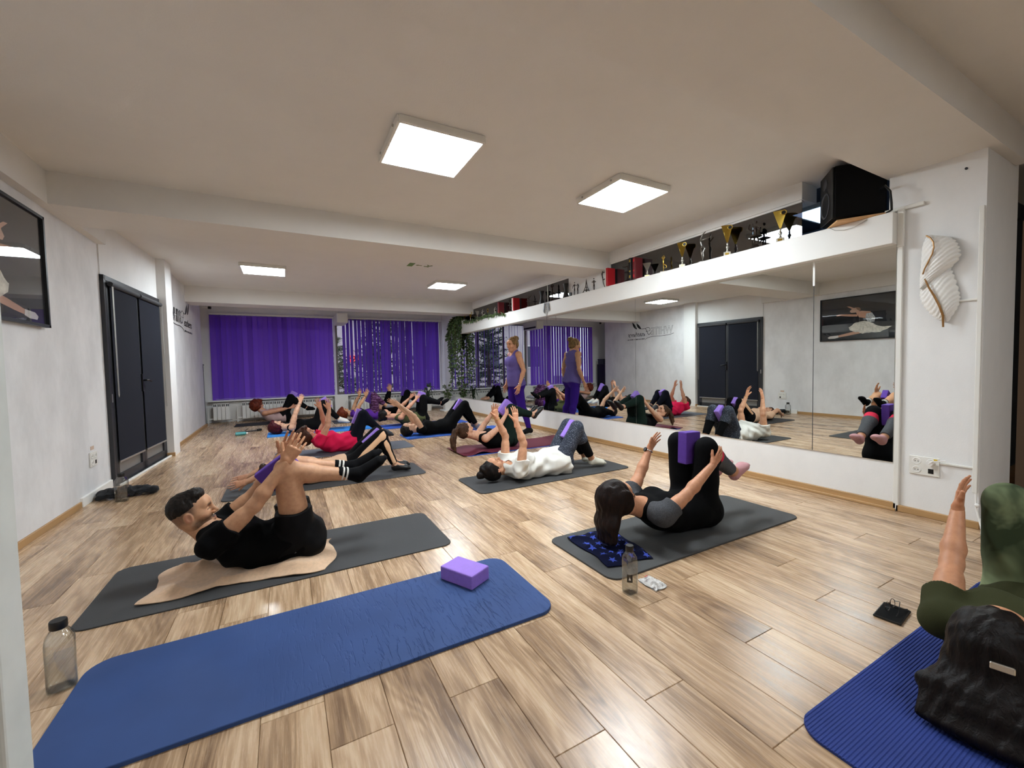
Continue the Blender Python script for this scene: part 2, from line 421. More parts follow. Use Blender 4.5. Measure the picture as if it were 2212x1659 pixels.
# left wall
def slab(a, b, z0, z1, t=0.18):
    """wall slab whose room face runs from a to b (x, y)"""
    (ax, ay), (bx, by) = a, b
    return G()._add([(ax, ay, z0), (bx, by, z0), (bx-t, by, z0), (ax-t, ay, z0), (ax, ay, z1), (bx, by, z1), (bx-t, by, z1), (ax-t, ay, z1)],
                    [(0, 1, 2, 3), (4, 5, 6, 7), (0, 1, 5, 4), (1, 2, 6, 5), (2, 3, 7, 6), (3, 0, 4, 7)])
struct('wall_left', slab((-1.68, -3.2), (-1.67, 5.925), 0, CEIL), M['wall_smudged'])
struct('wall_over_door', slab((-1.66, 5.925), (-1.55, 7.63), 2.255, CEIL), M['wall'])
struct('wall_column_left', G().box((-1.85, 7.63, 0), (-1.45, 8.0, CEIL)), M['wall'])
struct('wall_left_far', slab((-1.565, 8.0), (-1.60, 11.45), 0, CEIL), M['wall_smudged'])
struct('wall_alcove', G().box((-3.0, 11.30, 0), (-1.79, 11.42, CEIL)).box((-3.1, 11.3, 0), (-2.95, 12.4, CEIL)), M['wall'])
# far wall with three window openings
struct('wall_far', G().box((-3.1, 12.1, 0), (4.5, 12.3, 0.52)).box((-3.1, 12.1, 2.60), (4.5, 12.3, CEIL))
       .box((-3.1, 12.1, 0.52), (-1.52, 12.3, 2.6)).box((4.17, 12.1, 0.52), (4.5, 12.3, 2.6)), M['wall'])
struct('trim_5', G().box((-1.60, 11.93, 0.50), (4.2, 12.12, 0.53), bev=0.004), M['white'])      # window board
def window(n, x0, x1, bars, m):
    g = G(); w = 0.05
    g.box((x0, 12.14, 0.53), (x1, 12.20, 0.59)).box((x0, 12.14, 2.54), (x1, 12.20, 2.60))
    for x in [x0] + bars + [x1-w]: g.box((x, 12.14, 0.59), (x+w, 12.20, 2.54))
    f = struct('window_%d' % n, g, m)
    xs = [x0] + bars + [x1-w]
    for a, b in zip(xs[:-1], xs[1:]):
        G().box((a+w, 12.165, 0.59), (b, 12.173, 2.54)).obj('pane', M['glass'], f)
window(1, -1.52, 1.22, [-0.6, 0.3], M['plastic_white'])
window(2, 1.22, 3.02, [2.05], mat('taupe_frame', '#6d665c', 0.5))
window(3, 3.02, 4.17, [3.36], M['plastic_white'])
# mirror wall, its ledge and the opening above it
struct('wall_right', G().box((4.20, 1.50, 0), (4.42, 12.1, 2.10)).box((4.20, 10.30, 2.10), (4.45, 12.1, CEIL)), M['wall'])
struct('wall_header', G().box((4.20, 2.13, 2.665), (4.45, 10.30, CEIL)), M['wall'])
struct('trim_6', G().box((4.10, 1.44, 2.075), (4.22, 10.30, 2.312), bev=0.003), M['white'])    # ledge over the mirrors
struct('wall_ledge_core', G().box((4.22, 1.50, 2.09), (4.42, 10.30, 2.312)), M['wall'])
struct('wall_column_mid', G().box((4.20, 4.74, 2.312), (4.45, 5.70, 2.665)), M['wall'])
def transom(n, y0, y1):
    f = struct('window_%d' % n, G().box((4.215, y0, 2.312), (4.255, y1, 2.330)).box((4.215, y0, 2.645), (4.255, y1, 2.665)), M['white'])
    cuts = [y0] + [y for y in (2.6, 6.36, 8.5) if y0 < y < y1] + [y1]
    for a, b in zip(cuts[:-1], cuts[1:]):
        G().box((4.225, a+0.002, 2.33), (4.231, b-0.002, 2.645)).obj('pane', M['transom'], f)
    for y in cuts[1:-1]:
        if y == 6.36: G().box((4.215, y-0.008, 2.33), (4.235, y+0.008, 2.645)).obj('glazing_bar', M['white'], f)
M['transom'] = clear_mat('tinted_glass', (0.22, 0.22, 0.25), ior=2.4)
transom(4, 2.14, 4.74); transom(5, 5.70, 10.30)
struct('wall_column_right', G().box((4.20, 0.98, 0), (4.88, 1.50, CEIL)), M['wall'])
# the darker rooms behind
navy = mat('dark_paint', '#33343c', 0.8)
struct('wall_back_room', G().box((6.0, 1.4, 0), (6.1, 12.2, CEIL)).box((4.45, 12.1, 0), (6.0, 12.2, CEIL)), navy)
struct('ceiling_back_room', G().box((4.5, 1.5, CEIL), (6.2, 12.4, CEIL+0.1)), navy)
struct('wall_back_room_blue', G().box((5.9, 1.5, 0), (5.99, 4.6, CEIL)), mat('painted_blue_light', '#93a7c4', 0.8))  # bluish light in the back room, put into this wall's colour
struct('wall_corridor', G().box((4.88, 1.38, 0), (7.6, 1.5, CEIL)).box((7.5, -3.2, 0), (7.6, 1.5, CEIL)).box((4.88, -3.3, 0), (7.6, -3.2, CEIL)), M['darkgrey'])
struct('ceiling_corridor', G().box((4.5, -3.4, CEIL), (7.6, 1.5, CEIL+0.1)), M['ceiling'])
struct('wall_behind', G().box((-1.85, -3.3, 0), (4.9, -3.2, CEIL)), M['wall'])
# skirtings
struct('baseboard_right', G().box((4.176, 1.42, 0), (4.20, 11.9, 0.062), bev=0.003).box((4.160, 1.42, 0), (4.178, 11.9, 0.020), bev=0.003), M['oak'])
struct('baseboard_column', G().box((4.20, 0.962, 0), (4.90, 0.98, 0.075), bev=0.003), M['white'])
struct('baseboard_column_oak', G().box((4.176, 0.97, 0), (4.20, 1.42, 0.05), bev=0.003), M['oak'])
struct('baseboard_left', G().box((-1.68, -3.0, 0), (-1.658, 5.15, 0.055), bev=0.003), M['oak'])
struct('baseboard_left_white', G().box((-1.68, 5.15, 0), (-1.650, 5.90, 0.085), bev=0.003), M['white'])
struct('baseboard_left_far', G().box((-1.60, 8.0, 0), (-1.558, 11.4, 0.055), bev=0.003), M['oak'])
struct('baseboard_column_left', G().box((-1.60, 7.605, 0), (-1.44, 7.63, 0.055), bev=0.003), M['oak'])
# near left: painted upright of an open doorway beside the camera
struct('trim_7', G().box((-0.78, 1.24, 0), (-0.538, 1.34, 2.6), bev=0.006).box((-0.75, 1.225, 0), (-0.600, 1.245, 2.6), bev=0.004), mat('old_paint', '#c9cbc6', 0.55, var=0.10, vscale=6))

# double door with roller blinds
M['frost'] = mat('frosted_panel', '#7d7b78', 0.35)
def double_door():
    A, B = Vector((-1.655, 5.925, 0)), Vector((-1.55, 7.63, 0)); d = B-A; Ld = d.length
    root = empty('door_1', A, rz=math.atan2(d.y, d.x)); root['kind'] = 'structure'
    fr = G()
    fr.box((0, -0.02, 0), (0.045, 0.06, 2.25)).box((Ld-0.045, -0.02, 0), (Ld, 0.06, 2.25)).box((0, -0.02, 2.20), (Ld, 0.06, 2.25)).box((0, -0.05, 0), (Ld, 0.06, 0.018))
    fr.obj('frame', M['charcoal'], root)
    G().box((0.0, -0.075, 0.0), (Ld, -0.05, 0.022), bev=0.004).obj('threshold', M['white'], root)
    hw = (Ld-0.09)/2
    for i in (0, 1):
        x0 = 0.045 + i*hw; x1 = x0 + hw
        g = G().box((x0+.003, -0.02, 0.02), (x0+0.075, 0.03, 2.195)).box((x1-0.075, -0.02, 0.02), (x1-.003, 0.03, 2.195))
        g.box((x0+.003, -0.02, 0.02), (x1-.003, 0.03, 0.11)).box((x0+.003, -0.02, 2.11), (x1-.003, 0.03, 2.195))
        leaf = g.obj('door_leaf', M['charcoal'], root)
        G().box((x0+0.075, 0.0, 0.11), (x1-0.075, 0.008, 2.11)).obj('pane', M['frost'], leaf)
        z0 = 0.235
        bl_ = G().box((x0+0.05, -0.034, z0+0.02), (x1-0.03, -0.030, 2.15)).obj('roller_blind', M['blindcloth'], root)
        G().box((x0+0.05, -0.039, z0), (x1-0.03, -0.026, z0+0.022), bev=0.003).obj('bottom_rail', M['alu'], bl_)
        G().tube([(x0+0.03, -0.045, 2.165), (x1-0.01, -0.045, 2.165)], 0.026, 12).obj('blind_roller', M['darkgrey'], bl_)
        g2 = G()
        if i == 0:
            g2.tube([(x0+0.035, -0.06, 2.14), (x0+0.035, -0.06, 0.98), (x0+0.045, -0.06, 0.955), (x0+0.055, -0.06, 0.98), (x0+0.055, -0.06, 2.14)], 0.004, 6)
        else:
            g2.tube([(x1-0.02, -0.06, 2.14), (x1-0.02, -0.06, 0.75), (x1-0.012, -0.06, 0.73), (x1-0.004, -0.06, 0.75), (x1-0.004, -0.06, 2.14)], 0.003, 6)
        g2.obj('bead_chain', M['alu'], bl_)
        if i == 1:
            h = G().box((x0+0.015, -0.04, 0.98), (x0+0.05, -0.02, 1.20), bev=0.004).tube([(x0+0.033, -0.03, 1.12), (x0+0.033, -0.075, 1.12), (x0+0.05, -0.085, 1.12), (x0+0.15, -0.085, 1.105)], 0.011, 8)
            h.obj('door_handle', M['black'], leaf)
    G().box((0.02, -0.022, 0.90), (0.04, -0.026, 0.99)).obj('lock_plate', M['alu'], root)
double_door()
# ------------------------------------------------------------------ lamps on the ceiling
def ceiling_light(x, y, label, s=0.60, m='lamp'):
    r = empty('ceiling_light', (x, y, CEIL), label, 'ceiling light', 'square panel lights on the ceiling')
    h = s/2; g = G()
    for a in (-1, 1):
        g.box((a*h-0.012, -h, -0.05), (a*h+0.012, h, 0), bev=0.003).box((-h, a*h-0.012, -0.05), (h, a*h+0.012, 0), bev=0.003)
    g.obj('frame', M['plastic_white'], r)
    G().box((-h+0.012, -h+0.012, -0.046), (h-0.012, h-0.012, -0.040)).obj('diffuser', M[m], r)
    for a in (-1, 1): G().tube([(-h-0.012, a*0.2, -0.025), (-h-0.02, a*0.2, -0.025)], 0.009, 8).obj('frame_screw', M['alu'], r)
ceiling_light(1.00, 3.03, 'large bright square panel light nearest the camera, left of its neighbour')
ceiling_light(2.87, 3.03, 'bright square panel light between the nearest one and the trophy ledge')
ceiling_light(-0.23, 7.70, 'bright panel light of the back row, above the logo wall side')
ceiling_light(2.83, 7.80, 'small bright panel light of the back row, near the mirror wall')
ceiling_light(1.0, -1.2, 'panel light on the ceiling behind the camera', m='lamp_dim'); ceiling_light(2.87, -1.2, 'panel light behind the camera, near the column', m='lamp_dim')
ceiling_light(5.2, 2.3, 'added bluish fill light in the room behind the ledge opening', m='fill_blue')  # invented fill light, added to lighten the dark room behind the opening

# ------------------------------------------------------------------ mirrors
mr = empty('wall_mirror', (4.19, 6, 1.2), 'frameless mirror of tall panels covering the right wall under the trophy ledge', 'mirror')
for a, b in zip([1.445, 2.02, 4.19, 6.36, 8.53, 10.70], [2.02, 4.19, 6.36, 8.53, 10.70, 11.34]):
    G().box((0.0, a+0.002-6, 0.38-1.2), (0.009, b-0.002-6, 2.085-1.2)).obj('mirror_panel', M['mirror'], mr)
G().box((-0.003, 2.012-6, 1.86-1.2), (0.0, 2.028-6, 2.075-1.2)).obj('joint_tape', M['white'], mr)
G().box((-0.002, 2.018-6, 0.38-1.2), (0.001, 2.022-6, 1.86-1.2)).obj('joint_seal', M['darkgrey'], mr)

# ------------------------------------------------------------------ blinds, radiators
def vertical_blind(x0, x1, label, pitch, ang, jit, zb):
    r = empty('vertical_blind', ((x0+x1)/2, 12.03, 2.57), label, 'window blind')
    cx = (x0+x1)/2; rn = random.Random(int(x0*100))
    G().box((x0-cx, -0.02, -0.012), (x1-cx, 0.02, 0.028), bev=0.004).obj('head_rail', M['white'], r)
    g = G().box((-0.0635, -0.001, zb-2.57), (0.0635, 0.001, -0.02))
    me = None; n = int((x1-x0-0.06)/pitch)
    for i in range(n):
        if me is None: o = g.obj('slat', M['slat'], r); me = o.data
        else: o = bpy.data.objects.new('slat', me); link(o, r)
        u = x0 + 0.06 + i*pitch
        a = ang(u) if callable(ang) else ang
        o.location = (u-cx + rn.uniform(-.006, .006), rn.uniform(-.006, .006), 0); o.rotation_euler = (rn.uniform(-.004, .004), rn.uniform(-.003, .003), math.radians(a + rn.gauss(0, jit)))
    k = G(); k.tube([(x0-cx+0.06+i*pitch, -0.03+0.012*math.sin(i*2.1), zb-2.57+0.03-0.012*(i % 2)) for i in range(n)], 0.0025, 4)
    k.obj('bottom_chain', M['plastic_white'], r)
vertical_blind(-1.52, 1.19, 'wide closed purple vertical blind filling the left window', 0.106, -19, 5, 0.535)
vertical_blind(1.36, 4.14, 'half open purple vertical blind on the right window with light between its slats', 0.100, lambda x: 118 + 10*max(0, (x-3.0)), 4, 0.545)

def radiator(x0, n, label):
    r = empty('radiator', (x0+n*0.04, 11.84, 0.08), label, 'radiator', 'white radiators under the windows')
    s = G(); d = G(); w = n*0.08; o = -w/2
    for i in range(n):
        a = o+i*0.08
        s.box((a+0.003, -0.045, 0.0), (a+0.077, -0.035, 0.315), bev=0.003).box((a+0.034, -0.035, 0), (a+0.046, 0.045, 0.38))
        s.box((a, -0.045, 0.315), (a+0.012, 0.045, 0.385)).box((a+0.068, -0.045, 0.315), (a+0.08, 0.045, 0.385))
        s.box((a, -0.045, 0.372), (a+0.08, -0.03, 0.39))
        d.box((a+0.012, -0.03, 0.315), (a+0.068, -0.02, 0.372))
    f = s.obj('fin', M['radiator'], r); f['kind'] = 'stuff'
    G().box((o, 0.03, 0.01), (o+w, 0.045, 0.39)).obj('back_plate', M['radiator'], r)
    f = d.obj('grille_opening', M['darkgrey'], r); f['kind'] = 'stuff'
    G().tube([(o-0.10, 0.06, 0.03), (o-0.10, 0.0, 0.03), (o, 0.0, 0.03)], 0.012, 8).tube([(o-0.10, 0.0, -0.075), (o-0.10, 0.0, 0.30)], 0.010, 8).obj('pipe', M['white'], r)
radiator(-1.50, 4, 'short white radiator in the far left corner beside the black cabinet')
radiator(-0.93, 25, 'long white radiator under the closed purple blind')
radiator(1.52, 31, 'long white radiator under the half open blind')
struct('trim_8', G().box((1.13, 11.90, 0.06), (1.46, 12.1, 0.50), bev=0.004).box((-1.2, 12.06, 0.06), (-0.95, 12.1, 0.48)), M['white'])
tag(G().tube([(-1.15, 11.96, 0.055), (1.45, 11.96, 0.055)], 0.012, 8).obj('heating_pipe', M['white']), 'thin white heating pipe low along the far wall', 'pipe')

# air conditioner, camera, black cabinet in the far left
ac = empty('air_conditioner', (1.30, 11.55, 2.36), 'white air conditioner box hanging between the two far blinds', 'air conditioner')
G().box((-0.13, -0.42, 0.0), (0.13, 0.42, 0.24), bev=0.02).obj('body', M['plastic_white'], ac)
G().box((0.128, -0.36, 0.02), (0.136, 0.36, 0.07)).obj('air_outlet', M['black'], ac)
G().tube([(0.0, 0.3, 0.24), (0.0, 0.3, 0.46)], 0.03, 10).obj('pipe', M['white'], ac)
cm = empty('security_camera', (-1.45, 11.5, 2.66), 'small white security camera with a black lens above the left blind', 'camera')
G().tube([(-0.12, 0, 0.0), (0.0, -0.02, -0.015)], 0.022, 12).obj('body', M['plastic_white'], cm)
G().tube([(0.0, -0.02, -0.015), (0.05, -0.03, -0.02)], 0.030, 12).obj('lens_housing', M['black'], cm)
G().tube([(-0.10, 0.02, 0.0), (-0.10, 0.05, 0.10), (-0.10, 0.05, 0.16)], 0.012, 8).obj('bracket', M['plastic_white'], cm)
cb = empty('cabinet', (-2.02, 11.72, 0), 'tall black cabinet in the alcove at the far left corner', 'cabinet')
G().box((-0.42, -0.24, 0), (0.36, 0.24, 1.20), bev=0.006).obj('body', M['black'], cb)
G().box((-0.40, -0.255, 0.05), (-0.04, -0.24, 1.15), bev=0.004).obj('door', M['black'], cb); G().box((-0.02, -0.255, 0.05), (0.34, -0.24, 1.15), bev=0.004).obj('door', M['black'], cb)
bk = empty('storage_box', (-1.85, 11.75, 1.20), 'dark grey storage box on top of the black cabinet', 'box')
G().box((-0.2, -0.15, 0), (0.2, 0.15, 0.16), bev=0.01).obj('body', M['darkgrey'], bk); G().box((-0.21, -0.16, 0.16), (0.21, 0.16, 0.19), bev=0.006).obj('lid', M['black'], bk)

# ------------------------------------------------------------------ wall lettering
def wx(y): return -1.565 - 0.01014*(y-8.0)
INK = mat('logo_ink', '#17171a', 0.7)
def ribbon(pts, w):
    """flat print: a thin band along (y, z) points on the far left wall"""
    g = G(); P = [Vector(p) for p in pts]; W = w if isinstance(w, list) else [w]*len(P)
    L, R = [], []
    for i, p in enumerate(P):
        t = (P[min(i+1, len(P)-1)] - P[max(i-1, 0)]).normalized(); n = Vector((-t.y, t.x))
        L.append(p+n*W[i]/2); R.append(p-n*W[i]/2)
    for i in range(len(P)-1):
        q = [L[i], L[i+1], R[i+1], R[i]]
        g._add([(wx(v.x)+0.004, v.x, v.y) for v in q], [(0, 1, 2, 3)])
    return g
def smooth_path(pts, n=8):
    out = []
    P = [Vector(p) for p in pts]; P = [P[0]*2-P[1]] + P + [P[-1]*2-P[-2]]
    for i in range(1, len(P)-2):
        for k in range(n):
            t = k/n; a, b, c, d = P[i-1], P[i], P[i+1], P[i+2]
            out.append(0.5*((2*b)+(c-a)*t+(2*a-5*b+4*c-d)*t*t+(3*b-a-3*c+d)*t**3))
    out.append(P[-2]); return out
lg = empty('wall_lettering', (wx(9.4), 9.4, 2.2), 'black WHITE Feathers lettering with two feather marks on the far left wall', 'wall sign')
def put(g, name, m=INK):
    o = g.obj(name, m, lg); o.matrix_parent_inverse = Matrix.Translation(lg.location).inverted(); return o
def text_mesh(txt, name, size, y, z, outline=0.0, shear=0.0, width=None):
    c = bpy.data.curves.new(name, 'FONT'); c.body = txt; c.size = size; c.shear = shear
    if outline:
        c.fill_mode = 'NONE'; c.bevel_depth = outline; c.bevel_resolution = 0
    else: c.extrude = 0.0008
    o = bpy.data.objects.new(name, c); COL.objects.link(o)
    me = bpy.data.meshes.new_from_object(o.evaluated_get(bpy.context.evaluated_depsgraph_get()))
    bpy.data.objects.remove(o)
    xs = [v.co.x for v in me.vertices]; x0 = min(xs); k = 1.0 if width is None else width/(max(xs)-x0)
    for v in me.vertices:
        yy = y + (v.co.x-x0)*k; zz = z + v.co.y
        v.co = (wx(yy)+0.004+v.co.z, yy, zz)
    me.materials.clear(); me.materials.append(INK)
    ob = bpy.data.objects.new(name, me); link(ob, lg); ob.matrix_parent_inverse = Matrix.Translation(lg.location).inverted()
    return ob
bpy.context.view_layer.update()
text_mesh('WHITE', 'outline_word', 0.32, 8.47, 2.07, outline=0.0028, width=0.84)
text_mesh('eathers', 'script_word', 0.20, 9.56, 2.06, shear=0.45, width=0.74)
# the small line under the word is too fine to read in the photograph: short dashes of print
g = G(); rn = random.Random(5); y = 9.58
while y < 10.30:
    w = rn.choice((0.018, 0.026, 0.03)); q = [(y, 1.955), (y+w, 1.955), (y+w, 1.985), (y, 1.985)]
    g._add([(wx(a)+0.004, a, b) for a, b in q], [(0, 1, 2, 3)]); y += w + rn.choice((0.010, 0.010, 0.03))
put(g, 'small_line')
# the swash capital F, its underline, the feathers
put(ribbon(smooth_path([(9.30, 2.16), (9.33, 2.12), (9.40, 2.09), (9.45, 2.14), (9.50, 2.24), (9.55, 2.29)]), 0.016), 'script_capital')
put(ribbon(smooth_path([(9.40, 2.20), (9.35, 2.22), (9.36, 2.28), (9.44, 2.31), (9.56, 2.285), (9.70, 2.285), (9.78, 2.33)]), 0.013), 'script_capital')
put(ribbon(smooth_path([(9.42, 2.19), (9.52, 2.20)], 4), 0.012), 'script_capital')
put(ribbon(smooth_path([(8.44, 2.065), (8.60, 2.03), (8.9, 2.015), (9.2, 2.02), (9.40, 2.00), (9.50, 1.97), (9.55, 1.94)]), 0.012), 'swoosh')
def feather(y0, z0, y1, z1, w):
    n = 14; pts = [(y0+(y1-y0)*t+0.02*math.sin(math.pi*t), z0+(z1-z0)*t) for t in [i/n for i in range(n+1)]]
    return ribbon(pts, [max(0.004, w*math.sin(math.pi*(i/n)**0.8)**0.9) for i in range(n+1)])
put(feather(9.72, 2.285, 9.915, 2.485, 0.085), 'feather_mark'); put(feather(9.90, 2.29, 10.10, 2.535, 0.085), 'feather_mark')

# ------------------------------------------------------------------ ballet picture on the left wall
pc = empty('framed_picture', (-1.655, 4.05, 2.015), 'black framed glossy ballet picture of a leaping dancer on the left wall', 'picture')
PY0, PY1, PZ0, PZ1 = -0.65, 0.65, -0.435, 0.435
g = G()
for lo, hi in (((0, PY0, PZ0), (0.03, PY1, PZ0+.022)), ((0, PY0, PZ1-.022), (0.03, PY1, PZ1)), ((0, PY0, PZ0), (0.03, PY0+.022, PZ1)), ((0, PY1-.022, PZ0), (0.03, PY1, PZ1))): g.box(lo, hi)
g.obj('frame', M['black'], pc)
G().box((0.004, PY0+.02, PZ0+.02), (0.010, PY1-.02, PZ1-.02)).obj('print', weave_mat('dark_stage_print', '#17171a', '#333439', 2.0, stretch=(1, 0.6, 3), thr=(0.4, 0.75), rough=0.6), pc)
def shape(name, uv, m, lift):
    # u runs from the far edge (0) to the near edge (1), v from the top down
    return G().prism([(u, v) for u, v in uv], (0.010, PY1, PZ1), (0, -1.30, 0), (0, 0, -0.87), (lift, 0, 0)).obj(name, m, pc)
sk = mat('printed_skin', '#c99b82', 0.6); tu = mat('printed_tulle', '#d8d3c6', 0.7, var=0.25, vscale=30); si = mat('printed_silver', '#b9bcbd', 0.5, var=0.4, vscale=60)
shape('printed_arm', [(.22, .40), (.27, .385), (.38, .40), (.50, .42), (.50, .47), (.38, .45), (.28, .42), (.23, .425)], sk, .0012)
shape('printed_arm', [(.36, .22), (.40, .225), (.49, .30), (.53, .36), (.49, .38), (.42, .28)], sk, .0010)
shape('printed_head', [(.40, .34), (.43, .285), (.47, .265), (.52, .29), (.52, .34), (.47, .375), (.42, .375)], mat('printed_face', '#caa48d', 0.6), .0014)
shape('printed_hair', [(.47, .255), (.52, .265), (.545, .31), (.53, .35), (.50, .32)], mat('printed_hair', '#8a6448', 0.6), .0016)
shape('printed_torso', [(.48, .38), (.55, .35), (.66, .38), (.70, .50), (.64, .54), (.52, .49)], sk, .0013)
shape('printed_bodice', [(.61, .42), (.68, .41), (.72, .52), (.71, .62), (.63, .62), (.60, .50)], si, .0018)
shape('printed_leg', [(.70, .70), (.58, .78), (.42, .82), (.24, .88), (.23, .925), (.36, .90), (.52, .86), (.68, .80)], sk, .0012)
shape('printed_shoe', [(.25, .875), (.14, .885), (.105, .915), (.12, .945), (.20, .945), (.255, .925)], mat('printed_satin', '#dcd6d2', 0.5), .0016)
tut = [(.39, .70)]; rn = random.Random(2)
for i in range(20): tut.append((.39+.54*(i+.5)/20*1.0, .70-.12*math.sin(math.pi*min(1, (i+.5)/13)) + .05*max(0, (i-10)/10) + rn.uniform(-.012, .012)))
tut.append((.955, .735))
for i in range(20): tut.append((.93-.54*(i+.5)/20, .735+.13*math.sin(math.pi*(i+.5)/20)**.7 + rn.uniform(-.018, .018)))
shape('printed_tutu', tut, tu, .0022)
G().box((0.0135, PY0+.02, PZ0+.02), (0.0155, PY1-.02, PZ1-.02)).obj('glass', clear_mat('picture_glass', ior=1.6), pc)

# green exit marking on the ceiling
ex = empty('exit_sign', (1.84, 6.55, CEIL), 'small green exit marking with arrow and running figure on the ceiling', 'sign')
gm = mat('faded_green_print', '#7d8a5e', 0.7)
G().box((-0.085, -0.11, -0.003), (0.0, 0.11, 0)).obj('green_square', mat('green_print', '#6f8a50', 0.7), ex)
G().prism([(0.03, 0), (0.07, 0.04), (0.07, 0.015), (0.13, 0.015), (0.13, -0.015), (0.07, -0.015), (0.07, -0.04)], (0, 0, -0.003), (1, 0, 0), (0, 1, 0), (0, 0, 0.003)).obj('arrow', gm, ex)
G().tube([(0.17, 0.02, 0), (0.21, 0.03, 0), (0.24, -0.02, 0), (0.20, -0.08, 0)], 0.010, 5).tube([(0.24, -0.02, 0), (0.28, -0.07, 0)], 0.010, 5).ball((0.245, 0.055, 0), (0.018, 0.018, 0.004)).obj('running_figure', gm, ex)

# ------------------------------------------------------------------ right wall: trunking, sockets, feather lamp
tk = tag(G().box((4.176, 1.405, 0.0), (4.20, 1.438, 2.30), bev=0.003).box((4.176, 1.29, 2.325), (4.20, 1.52, 2.352), bev=0.003).box((4.170, 1.400, 2.05), (4.198, 1.440, 2.34), bev=0.003).obj('cable_trunking', M['plastic_white']), 'white upright cable trunking along the near edge of the mirror', 'cable trunking')
tag(G().box((4.182, 0.985, 0.25), (4.20, 1.010, 2.22), bev=0.003).box((4.186, 0.99, 1.585), (4.20, 1.12, 1.60), bev=0.003).box((4.186, 0.99, 0.415), (4.20, 1.175, 0.43), bev=0.003).obj('cable_trunking', M['plastic_white']), 'thin white cable trunking on the column edge beside the feather lamp', 'cable trunking')
tag(G().tube([(4.18, 0.99, 0.25), (4.175, 0.985, 0.15), (4.17, 0.97, 0.08), (4.15, 0.95, 0.012), (4.05, 0.93, 0.008), (4.12, 0.90, 0.008)], 0.006, 8).ball((4.17, 0.98, 0.17), 0.014).obj('loose_cable', M['white']), 'loose white cable hanging at the foot of the column', 'cable')
def socket_plate(loc, label, normal):
    r = empty('socket_plate', loc, label, 'power socket')
    if normal < 0: r.rotation_euler = (0, 0, math.pi)
    G().box((0, -0.085, -0.07), (0.010, 0.085, 0.07), bev=0.003).obj('cover_plate', M['plastic_white'], r)
    for cy, cz in ((-0.04, 0.032), (0.04, 0.032), (-0.04, -0.032)):
        g = G(); n = 20
        ring = [(0.010, cy+0.026*math.cos(a), cz+0.026*math.sin(a)) for a in [2*math.pi*i/n for i in range(n)]]
        ring2 = [(0.013, cy+0.024*math.cos(a), cz+0.024*math.sin(a)) for a in [2*math.pi*i/n for i in range(n)]]
        ring3 = [(0.013, cy+0.020*math.cos(a), cz+0.020*math.sin(a)) for a in [2*math.pi*i/n for i in range(n)]]
        ring4 = [(0.006, cy+0.018*math.cos(a), cz+0.018*math.sin(a)) for a in [2*math.pi*i/n for i in range(n)]]
        V = ring+ring2+ring3+ring4
        g._add(V, [(q*n+i, q*n+(i+1) % n, (q+1)*n+(i+1) % n, (q+1)*n+i) for q in range(3) for i in range(n)] + [tuple(range(3*n, 4*n))])
        s = g.obj('socket', M['white'], r)
        G().box((0.0105, cy-0.011, cz-0.003), (0.0112, cy-0.006, cz+0.003)).box((0.0105, cy+0.006, cz-0.003), (0.0112, cy+0.011, cz+0.003)).obj('socket_hole', M['black'], s)
    G().box((0.010, 0.025, -0.05), (0.012, 0.055, -0.015)).obj('data_socket', M['black'], r)
    return r
sp = socket_plate((4.20, 1.265, 0.385), 'white double row socket plate low on the column right of the mirror', -1)
G().box((0.010, 0.055, 0.045), (0.012, 0.075, 0.062)).obj('warning_sticker', mat('yellow_sticker', '#d9b73a', 0.6), sp)
G().tube([(0.012, 0.04, 0.03), (0.05, 0.04, 0.03)], 0.019, 14).tube([(0.05, 0.04, 0.03), (0.05, 0.06, 0.05), (0.02, 0.12, 0.06)], 0.004, 6).obj('plug', M['white'], sp)
socket_plate((-1.67, 5.48, 0.385), 'white socket plate low on the left wall beside the double door', 1)
tag(G().box((-1.672, 5.44, 0.475), (-1.668, 5.52, 0.51)).obj('wall_sticker', mat('beige_sticker', '#cdb4a0', 0.7)), 'small beige and red sticker above the left wall sockets', 'sticker')
tag(G().tube([(4.20, 1.08, 2.50), (4.19, 1.08, 2.50)], 0.008, 8).obj('wall_plug', M['darkgrey']), 'small dark wall plug high on the white column', 'wall plug')

